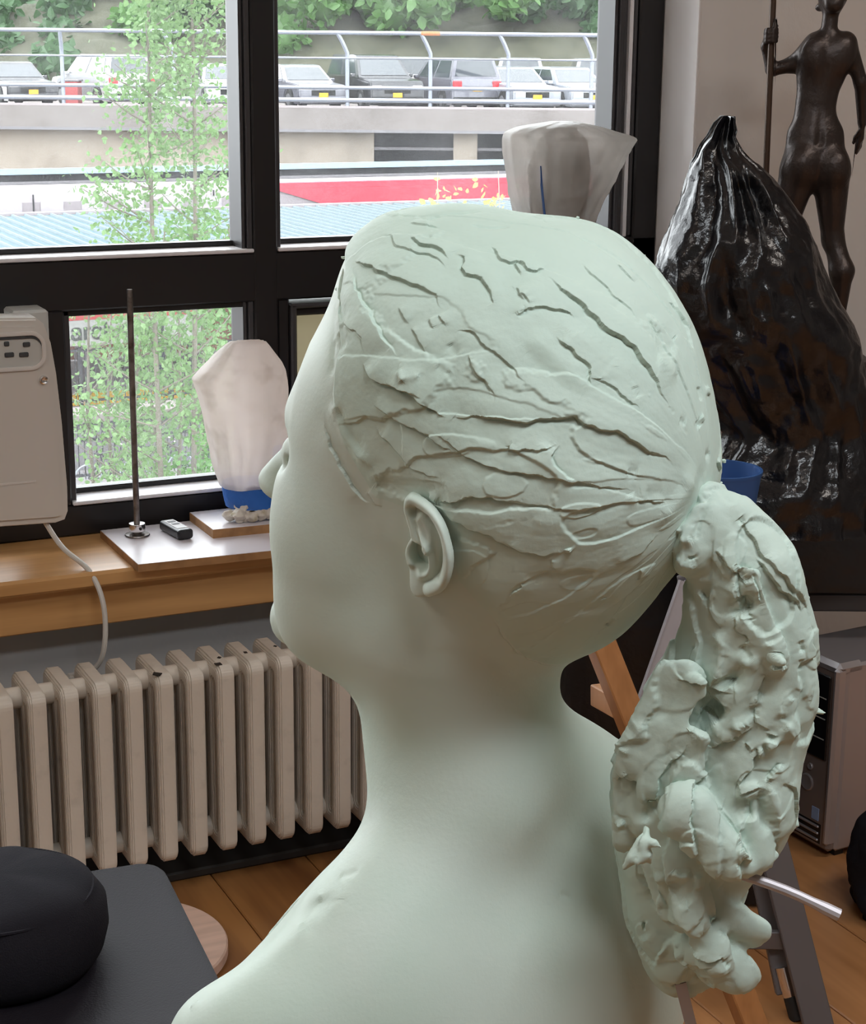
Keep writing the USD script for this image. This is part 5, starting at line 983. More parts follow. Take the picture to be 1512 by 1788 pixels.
def ear_mesh(step=.45):
    """the left ear as a relief on its own plate: a to the right, b up, c outward (millimetres)"""
    k=.262
    def cv(p): p=np.array(p,float)/6.875; return np.stack([p[:,0]*k-13,-(p[:,1]*k)+37],1)
    def sm(p,n=3):
        for _ in range(n): p=np.vstack([p[:1],.75*p[:-1]+.25*p[1:],.25*p[:-1]+.75*p[1:],p[-1:]])[np.r_[0,np.ravel(np.stack([np.arange(1,len(p)),np.arange(len(p),2*len(p)-1)],1)),-1]]
        return p
    out=sm(cv([(430,1640),(560,1610),(720,1520),(900,1420),(1010,1250),(1080,1050),(1105,850),(1050,650),(990,480),(860,330),(720,250),(560,200),(440,190),(355,270),(335,400),(350,540),(400,660),(400,780),(340,900),(290,1050),(320,1200),(330,1400),(320,1560),(430,1640)]))
    helix=sm(cv([(640,860),(530,770),(420,640),(370,480),(390,330),(470,250),(600,260),(760,330),(900,440),(1000,600),(1045,820),(1020,1020),(950,1220),(840,1360),(700,1450)]))
    anti=sm(cv([(540,540),(620,680),(690,830),(725,980),(715,1120),(670,1240),(560,1270)]))
    fork=sm(cv([(600,470),(690,580),(745,700),(745,850)]))
    trag=sm(cv([(330,930),(330,1050),(380,1150)]))
    crus=sm(cv([(360,540),(450,700),(560,810),(640,880)]))
    scaf=sm(cv([(460,400),(480,520),(540,660),(620,820)]))
    fossa=sm(cv([(720,450),(810,580),(870,720),(905,860),(890,1060),(850,1210)]))
    P=shapely.Polygon(out).buffer(0); Pc=shapely.Polygon(sm(cv([(460,860),(410,1000),(430,1130),(520,1180),(600,1215),(690,1140),(685,950),(600,860),(460,860)]),2))
    a0,b0,a1,b1=P.bounds
    A,B=np.meshgrid(np.arange(a0-step,a1+2*step,step),np.arange(b0-step,b1+2*step,step),indexing='ij')
    G=np.stack([A.ravel(),B.ravel()],1); ins=shapely.contains_xy(P,G[:,0],G[:,1])
    dist=lambda c:cKDTree(np.vstack([np.stack([np.linspace(p[0],q[0],12),np.linspace(p[1],q[1],12)],1) for p,q in zip(c[:-1],c[1:])])).query(G)[0]
    db=shapely.distance(P.exterior,shapely.points(G))
    dc=np.where(shapely.contains_xy(Pc,G[:,0],G[:,1]),1,-1)*shapely.distance(Pc.exterior,shapely.points(G))
    x=(G[:,0]-a0)/(a1-a0)
    plate=3.0+11*np.clip(x,0,1)**1.15
    dh=dist(helix); top=plate-2.6
    top+=4.6*np.sqrt(np.clip(1-(dh/4.3)**2,0,1))
    top+=3.4*np.exp(-(dist(anti)/2.6)**2)+2.0*np.exp(-(dist(fork)/1.7)**2)
    top-=2.6*np.exp(-(dist(scaf)/1.5)**2)+2.2*np.exp(-(dist(fossa)/1.7)**2)
    s=np.clip((dc+1.2)/3.2,0,1); top-=(9.5+4*x)*s*s*(3-2*s)
    top+=3.2*np.exp(-(dist(trag)/2.8)**2)
    top-=1.2*np.exp(-(np.clip(dist(crus)-1.6,0,9)/1.0)**2)*(G[:,1]>0)*.6
    lob=np.exp(-(((G[:,0]+13-470/6.875*k)/6)**2+((G[:,1]-37+1480/6.875*k)/8)**2)); top+=2.4*lob
    edge=np.clip(db/2.4,0,1); top=np.minimum(top,plate+4)-(1-np.sqrt(1-(1-edge)**2))*3.2
    front=np.clip((.34-x)/.2,0,1)
    bot=np.where(True,plate-5.2,0)-front*9-7*np.clip(1-np.hypot(G[:,0]+2,(G[:,1]-6)/1.5)/11,0,1)*1.6
    bot=np.minimum(bot+(1-np.clip(db/3,0,1))*1.6,top-.35)
    n=A.shape; idx=np.full(n,-1); keep=ins.reshape(n)
    idx[keep]=np.arange(keep.sum()); K=keep.ravel()
    Vt=np.c_[G[K],top[K]]; Vb=np.c_[G[K],bot[K]]; m=len(Vt)
    q=np.stack([idx[:-1,:-1],idx[1:,:-1],idx[1:,1:],idx[:-1,1:]],-1).reshape(-1,4)
    full=q[(q>=0).all(1)]
    tri3=[q[(q>=0).sum(1)==3]]
    T=np.vstack([full[:,[0,1,2]],full[:,[0,2,3]]]+[np.array([[v for v in r if v>=0] for r in tri3[0]])])
    # snap border vertices to the outline
    e=np.sort(np.vstack([T[:,[0,1]],T[:,[1,2]],T[:,[2,0]]]),1); u,c=np.unique(e,axis=0,return_counts=True)
    bd=np.unique(u[c==1])
    for i in bd:
        p=P.exterior.interpolate(P.exterior.project(shapely.Point(Vt[i,:2]))); Vt[i,:2]=(p.x,p.y); Vb[i,:2]=(p.x,p.y)
    de=np.vstack([T[:,[0,1]],T[:,[1,2]],T[:,[2,0]]]); ks=set(map(tuple,u[c==1])); 
    side=[]
    for a,b in de:
        if (min(a,b),max(a,b)) in ks: side+=[(b,a,a+m),(b,a+m,b+m)]
    F=np.vstack([T,T[:,::-1]+m,np.array(side)])
    V=np.vstack([Vt,Vb])
    return V,F
def ear_place(V):
    n=np.array([-.40,-.90,-.13]); n/=np.linalg.norm(n); a=np.cross([0,0,1.],-n)*1; a=np.array([-n[1],n[0],0]); a/=np.linalg.norm(a); b=np.cross(n,a)
    o=np.array([-38.9,-47.5,-3.6])
    return o+V[:,:1]*a+V[:,1:2]*b+V[:,2:]*n
HAIR = [('groove',1.6,3.2,[[-36.8,1.7,146.0],[-30.9,0.1,146.8],[-26.9,1.9,148.0],[-20.3,3.6,149.2],[-13.6,3.8,149.7],[-6.9,5.6,150.2],[-3.3,3.4,149.7]]),('groove',1.4,3.0,[[-11.1,-10.2,146.0],[-6.6,-11.4,145.9],[-0.7,-12.3,145.7],[5.2,-11.3,146.0],[9.8,-10.6,146.1]]),('step',0.8,5,[[-38.8,-0.3,144.8],[-34.1,-5.4,144.2],[-30.1,-8.6,143.9],[-24.9,-11.7,143.8]]),('step',1.7,7,[[-38.9,-14.3,138.7],[-35.9,-19.3,137.0],[-31.3,-22.8,136.4],[-26.1,-26.1,135.9],[-22.2,-29.7,134.4],[-19.7,-33.5,132.3]]),('step',1.0,8,[[-52.0,-1.1,139.2],[-47.9,-6.6,138.8],[-45.8,-12.9,136.5],[-42.4,-18.8,134.6],[-35.1,-25.6,133.2],[-30.0,-27.9,133.5],[-26.1,-31.9,131.7],[-20.6,-38.6,127.8]]),('step',1.6,7,[[-18.7,-30.7,134.5],[-13.9,-34.0,133.0],[-13.0,-36.7,131.1],[-14.9,-38.6,129.1],[-13.3,-41.7,126.6],[-9.5,-43.2,125.9],[-7.0,-44.7,124.8],[-3.9,-48.0,121.8],[-1.4,-51.1,118.5],[-0.0,-53.5,115.6],[-3.6,-54.6,113.6]]),('step',2.0,10,[[-65.2,-4.0,126.5],[-61.6,-9.4,127.1],[-59.5,-14.2,126.1],[-56.0,-19.3,125.4],[-54.9,-22.4,123.9],[-47.9,-29.7,122.9],[-41.4,-35.4,121.7],[-36.2,-40.1,119.8],[-29.8,-44.4,118.2],[-26.6,-46.4,117.3],[-25.3,-49.6,113.6],[-22.1,-51.5,112.3]]),('step',1.2,8,[[-1.7,-27.7,138.5],[1.8,-32.2,135.8],[3.9,-36.1,133.1],[7.7,-38.2,131.5],[10.3,-37.3,132.1],[13.4,-39.2,130.4],[15.4,-41.0,128.7]]),('step',1.2,5,[[10.0,-37.4,132.1],[10.8,-40.7,129.3],[11.7,-43.8,126.5]]),('step',1.2,8,[[10.0,-48.4,122.0],[11.5,-51.1,118.9],[15.1,-53.1,116.4]]),('step',1.0,6,[[10.5,-57.7,110.4],[13.7,-56.6,111.8],[15.0,-55.7,113.0]]),('step',1.1,8,[[-17.9,-58.8,101.7],[-16.4,-58.6,103.0],[-11.1,-59.5,103.5],[-7.6,-61.7,100.4],[-3.2,-63.9,97.0],[1.1,-66.1,93.0],[6.1,-67.7,90.2],[9.9,-69.9,84.9],[15.0,-71.8,80.3]]),('step',1.0,6,[[-43.7,-42.7,111.2],[-41.1,-46.3,107.9],[-38.5,-49.6,104.6]]),('step',1.0,6,[[-38.5,-50.5,102.8],[-35.2,-54.2,98.3],[-33.3,-56.2,95.4],[-30.1,-58.6,92.4]]),('step',1.0,5,[[-29.6,-51.5,108.1],[-27.7,-54.8,103.6]]),('step',0.9,5,[[-25.2,-52.3,109.5],[-22.3,-56.2,104.4]]),('groove',1.1,6,[[-20.7,-59.7,98.0],[-18.2,-62.0,94.0],[-15.7,-63.3,92.4]]),('step',1.3,8,[[-11.9,-63.7,93.7],[-10.0,-66.1,87.8],[-6.9,-68.1,83.1],[-2.5,-70.1,78.5],[1.3,-72.0,73.8]]),('groove',0.8,5,[[-26.3,-61.5,87.5],[-23.1,-63.2,85.3],[-19.3,-64.6,84.3]]),('step',1.6,7,[[-42.8,-53.4,89.8],[-46.7,-49.8,93.6],[-50.6,-45.5,98.0],[-53.3,-41.3,102.5],[-56.0,-37.2,105.8],[-59.5,-31.0,110.0],[-62.4,-24.0,114.2],[-64.0,-15.7,119.7],[-65.4,-7.6,123.9]]),('step',1.2,6,[[-69.5,-25.5,100.0],[-71.4,-19.9,103.1],[-72.9,-9.4,109.5],[-74.1,1.1,113.4],[-73.1,7.7,119.3],[-73.4,19.7,123.3]]),('step',1.0,5,[[-69.5,-25.5,100.0],[-66.0,-30.9,98.9],[-61.9,-35.8,98.4],[-59.8,-40.1,93.2],[-58.7,-42.6,88.5]]),('groove',1.2,5,[[-72.9,-10.2,109.0],[-70.1,-20.6,105.2],[-67.8,-27.8,100.3]]),('groove',0.9,5,[[-73.7,-20.8,96.6],[-72.1,-26.9,91.0],[-69.2,-32.6,86.0]]),('groove',0.9,5,[[-75.8,-19.4,93.0],[-76.2,-23.8,83.8],[-77.5,-24.9,74.0]]),('groove',1.0,5,[[-70.2,-24.1,100.4],[-69.3,-29.2,94.0],[-68.2,-32.9,88.7]]),('ridge',1.0,5,[[-41.4,-56.5,78.8],[-38.9,-57.5,80.9],[-34.4,-59.5,82.0],[-31.9,-60.7,81.6]]),('ridge',1.2,4,[[-42.1,-55.1,84.3],[-40.5,-56.8,80.1],[-39.5,-57.6,78.4]]),('step',2.4,12,[[-59.0,-43.1,85.3],[-57.7,-45.0,81.7],[-55.0,-47.6,79.0],[-50.4,-51.2,76.8],[-44.6,-55.0,75.9],[-39.4,-58.1,74.0],[-31.8,-62.1,70.8]]),('step',2.2,12,[[-48.5,-52.4,77.3],[-38.2,-58.8,73.5],[-29.2,-63.4,68.0],[-21.0,-67.1,64.4]]),('step',2.4,16,[[-21.0,-67.1,64.4],[-9.2,-71.1,65.7],[5.7,-74.7,65.3],[15.6,-76.3,64.7],[25.5,-76.6,66.1],[36.7,-76.0,66.7],[41.8,-76.4,63.7],[48.1,-76.2,60.5],[55.8,-74.3,60.2],[61.0,-73.7,56.3],[66.3,-72.3,53.5],[71.6,-70.7,49.3],[79.8,-66.5,46.5],[86.3,-62.9,39.5]]),('step',1.6,13,[[-27.9,-64.5,56.7],[-21.5,-67.5,53.5],[-13.9,-71.0,47.9],[-6.4,-74.0,44.8],[3.6,-77.3,42.4],[16.0,-80.0,40.7],[28.4,-81.3,39.2],[38.4,-81.3,38.0],[52.5,-79.4,34.4],[68.1,-74.4,32.1]]),('step',1.2,8,[[10.1,-37.8,131.7],[14.2,-39.0,130.5],[15.4,-41.0,128.8],[19.5,-41.2,128.2],[25.3,-38.8,129.3]]),('step',2.4,14,[[24.2,-42.1,126.6],[28.1,-44.9,123.3],[30.7,-47.3,120.3],[34.7,-49.1,117.3],[39.3,-50.0,114.8],[43.3,-51.8,111.0],[47.3,-52.9,107.9],[50.6,-54.0,104.7],[54.0,-54.5,102.2],[58.8,-54.7,98.9],[63.6,-54.8,95.3],[67.0,-55.3,91.7],[70.4,-56.1,87.1],[73.9,-56.6,82.5],[76.6,-57.6,77.3],[80.2,-57.9,71.3],[82.7,-58.4,65.8]]),('step',1.0,6,[[11.2,-50.8,119.3],[14.5,-52.7,116.9],[16.4,-54.5,114.5]]),('step',1.3,12,[[10.4,-57.7,110.3],[15.1,-55.9,112.7],[18.4,-54.8,113.9],[24.4,-54.4,113.6],[29.8,-54.2,112.6],[34.4,-54.7,110.7],[37.7,-56.1,107.6]]),('step',1.6,9,[[27.6,-61.9,101.7],[31.5,-63.1,98.6],[36.2,-64.3,94.9],[40.2,-65.6,91.1],[43.5,-66.8,87.4],[44.1,-67.9,84.9],[43.1,-69.2,82.5],[46.1,-70.3,78.7]]),('step',1.0,9,[[45.5,-68.2,83.6],[50.8,-68.0,81.0],[55.6,-67.8,78.3],[58.3,-68.3,75.1],[63.1,-67.5,72.3],[67.2,-67.2,68.2]]),('step',0.8,10,[[41.0,-29.8,132.1],[45.6,-34.6,126.9],[50.9,-37.1,122.6],[56.2,-39.7,117.6],[60.3,-40.6,114.3],[64.4,-41.8,110.5],[67.6,-44.8,104.9]]),('step',0.7,8,[[58.2,-21.7,130.3],[62.9,-24.4,125.9],[67.6,-26.5,121.4]]),('step',0.9,8,[[84.7,-19.0,111.9],[87.1,-16.8,110.6],[90.6,-18.3,105.3],[93.6,-18.3,101.1],[95.7,-19.2,97.1]]),('step',0.8,6,[[73.6,-39.0,106.1],[78.4,-40.7,99.6]]),('groove',0.8,3,[[86.1,-34.0,97.9],[87.2,-34.0,96.5]]),('ridge',1.2,14,[[13.7,-62.1,103.0],[22.9,-65.6,95.6],[32.1,-68.3,88.2],[41.4,-70.6,80.0],[46.8,-70.9,76.8]]),('groove',0.9,12,[[9.7,-63.7,99.9],[17.6,-67.2,92.5],[26.8,-70.3,84.5],[36.1,-72.5,77.0],[44.1,-73.6,71.3]]),('ridge',1.1,14,[[25.0,-60.0,105.4],[33.0,-59.6,104.1],[41.6,-60.8,99.0],[52.3,-62.2,91.4],[61.8,-63.4,82.3],[65.2,-63.8,78.3]]),('groove',1.0,14,[[75.1,-47.8,94.6],[78.1,-45.5,94.2],[82.7,-41.2,94.2],[87.2,-38.8,91.1]]),('ridge',1.4,16,[[74.8,-51.8,89.1],[82.1,-48.5,85.2],[87.4,-45.8,81.4]]),('ridge',1.5,9,[[103.3,-27.7,72.7],[103.9,-29.8,68.1]]),('groove',0.9,5,[[98.6,-35.8,74.1],[100.0,-38.1,66.9]]),('groove',0.8,5,[[64.5,-63.8,79.0],[66.6,-65.5,73.3]]),('ridge',2.1,8,[[-76.8,-27.1,65.4],[-74.0,-30.1,56.7],[-69.3,-33.3,47.3],[-63.2,-36.8,40.1],[-58.5,-39.8,36.8],[-53.1,-43.9,35.8]]),('groove',1.8,8,[[-74.0,-30.3,62.1],[-70.6,-33.1,53.3],[-65.2,-36.5,45.4],[-59.8,-39.4,39.4]]),('step',1.5,9,[[-57.4,-35.0,14.0],[-62.1,-32.4,16.7],[-68.2,-29.5,24.1],[-73.6,-26.8,33.0],[-78.4,-24.1,43.2],[-81.1,-22.1,53.6]]),('step',1.8,14,[[-55.0,-48.1,66.4],[-47.1,-53.6,62.4],[-39.4,-58.2,58.2],[-30.4,-63.1,54.2],[-24.0,-66.4,51.0],[-16.4,-69.9,48.0]]),('step',1.35,10,[[-55.0,-47.0,55.7],[-51.7,-48.7,50.8],[-47.1,-51.7,48.2],[-41.9,-54.6,42.4],[-36.7,-57.7,37.8],[-30.2,-61.7,35.6],[-23.8,-65.5,34.6]]),('ridge',1.35,10,[[-60.0,-36.3,27.2],[-51.8,-43.2,29.6],[-41.9,-52.1,31.2],[-31.5,-60.3,31.9],[-22.5,-66.0,32.1]]),('groove',1.35,9,[[-58.6,-36.5,23.9],[-47.2,-46.5,27.8],[-35.4,-57.0,29.8],[-25.1,-64.2,30.3]]),('ridge',1.8,7,[[-29.5,-60.0,24.0],[-26.3,-62.2,23.9],[-25.0,-62.9,23.1]]),('step',2.1,10,[[-26.3,-61.8,22.1],[-18.6,-67.0,24.2],[-13.0,-70.4,26.4],[-8.0,-72.9,28.1],[-0.5,-75.8,27.9],[8.8,-78.6,27.4],[15.8,-80.1,27.5]]),('step',1.95,12,[[-25.0,-62.2,19.9],[-18.5,-65.2,15.5],[-11.5,-68.4,12.4],[-4.5,-71.3,10.7],[3.1,-73.3,6.7],[10.7,-74.8,3.9],[16.6,-75.5,1.5]]),('groove',2.4,9,[[-35.3,-55.0,22.0],[-28.8,-59.2,19.1],[-23.0,-61.7,13.2],[-18.4,-62.8,6.2],[-15.7,-62.1,-2.0]]),('step',0.9,10,[[5.4,-77.6,27.0],[16.3,-80.1,26.6],[27.3,-81.3,25.5],[38.4,-81.3,24.5],[46.5,-80.5,25.1],[53.2,-79.3,26.4],[63.0,-76.5,28.1]]),('ridge',1.0,6,[[62.9,-76.5,31.1],[64.2,-76.0,27.2],[66.9,-75.0,28.5]]),('step',0.9,8,[[66.9,-75.0,27.0],[74.0,-71.7,27.0],[81.3,-67.2,25.1]]),('groove',1.1,7,[[69.9,-73.7,29.7],[75.4,-70.9,30.6],[81.1,-67.5,30.2]]),('step',1.2,8,[[4.9,-76.7,52.5],[9.2,-77.3,54.9],[7.8,-77.4,52.0],[15.1,-78.7,51.9],[23.8,-79.6,51.9],[29.6,-79.2,55.2]]),('step',1.4,7,[[38.0,-81.3,38.1],[32.8,-81.4,39.6],[28.3,-80.8,45.4],[26.8,-80.1,49.8],[30.3,-79.4,54.5]]),('groove',1.0,5,[[61.5,-76.4,40.8],[64.1,-75.4,41.1],[67.2,-74.2,40.1]]),('ridge',2.2,13,[[100.2,-48.9,36.0],[92.8,-57.9,31.4],[85.5,-64.2,24.4],[80.1,-67.3,17.4],[77.4,-67.5,9.7]]),('groove',1.2,9,[[90.9,-59.5,34.1],[84.5,-65.1,27.7],[79.1,-68.4,20.8]]),('step',0.9,10,[[57.2,-72.0,-4.1],[63.2,-70.8,-2.0],[70.8,-68.7,1.4],[77.4,-67.5,9.7]]),('step',1.2,12,[[5.9,-74.1,6.5],[11.9,-75.0,3.3],[18.6,-75.9,1.7],[25.3,-76.7,1.6],[35.5,-78.0,4.4]]),('ridge',1.6,3,[[35.5,-78.3,5.7],[36.3,-77.7,3.6]]),('step',0.8,5,[[27.6,-76.2,-0.8],[29.3,-74.9,-5.1],[30.9,-74.2,-7.2]]),('ridge',0.8,10,[[17.3,-79.4,18.5],[26.1,-80.5,18.1],[36.3,-81.1,20.6],[46.6,-80.4,22.8]]),('groove',0.7,8,[[15.4,-71.0,-11.8],[24.3,-73.0,-9.6],[31.7,-73.7,-8.5]]),('groove',0.8,6,[[35.2,-69.6,-18.4],[41.8,-71.3,-13.0],[51.6,-70.1,-11.7],[59.2,-68.9,-9.7],[69.3,-65.3,-8.3]]),('groove',0.8,6,[[40.7,-62.1,-31.8],[46.8,-62.2,-29.3],[56.1,-60.2,-27.5],[62.4,-57.8,-26.5]]),('step',0.8,5,[[14.0,-70.1,-13.7],[15.2,-69.4,-16.3],[8.3,-65.5,-22.3]]),('groove',0.9,3,[[53.6,-64.5,-21.7],[54.6,-62.7,-24.3]]),('groove',1.0,4,[[57.7,-48.5,-42.6],[61.2,-50.1,-37.9]]),('step',0.8,6,[[71.0,-64.3,-8.6],[70.9,-60.4,-15.3],[70.2,-60.3,-16.1]]),('groove',1.0,4,[[87.1,-56.3,61.8],[91.0,-53.4,59.7]]),('groove',1.6,4,[[97.3,-45.9,59.8],[99.1,-45.1,55.8]]),('ridge',1.5,4,[[99.2,-42.7,60.7],[100.6,-41.7,58.6]]),('groove',1.2,4,[[102.0,-45.5,41.5],[105.5,-39.6,42.5]]),('step',1.6,8,[[110.1,-31.3,37.9],[112.5,-26.1,29.5]]),('groove',1.3,10,[[93.7,-57.0,30.5],[97.1,-53.1,32.7],[102.9,-45.7,30.9]]),('step',1.2,9,[[2.4,-56.4,-36.5],[6.3,-51.7,-45.3],[15.3,-42.6,-58.6],[25.9,-34.1,-66.5],[39.7,-22.2,-71.5]]),('groove',0.8,8,[[13.7,-45.9,-54.5],[31.5,-35.1,-64.6]])]
BODY = [('groove',0.7,6,[[-76.4,-0.1,107.0],[-76.4,-16.2,95.3],[-77.2,-23.8,79.8],[-78.3,-24.9,68.8]]),('groove',1.4,12,[[72.1,26.6,-181.2],[75.8,10.3,-207.4],[81.6,3.8,-231.2],[86.8,0.1,-256.6]]),('ridge',1.0,18,[[-45.2,-27.5,-157.7],[-59.4,-40.3,-177.3],[-76.3,-52.8,-193.5],[-99.4,-56.5,-210.9],[-119.9,-56.7,-223.8]]),('groove',2.2,26,[[-83.0,-39.4,-190.8],[-86.7,-49.8,-198.3],[-94.0,-50.4,-204.5]]),('groove',0.7,5,[[-74.3,-35.3,-183.1],[-67.7,-38.0,-180.1],[-62.4,-39.1,-177.9]]),('step',0.8,6,[[-115.0,-17.4,-228.8],[-94.7,-1.0,-210.3]]),('step',0.9,6,[[-144.6,-60.0,-240.0],[-148.8,-61.8,-243.9]]),('groove',0.5,4,[[41.1,-11.4,-204.2],[49.0,-7.9,-207.3]]),('step',0.7,8,[[-59.6,-34.9,20.1],[-55.4,-36.6,14.8],[-51.7,-38.9,14.0]])]
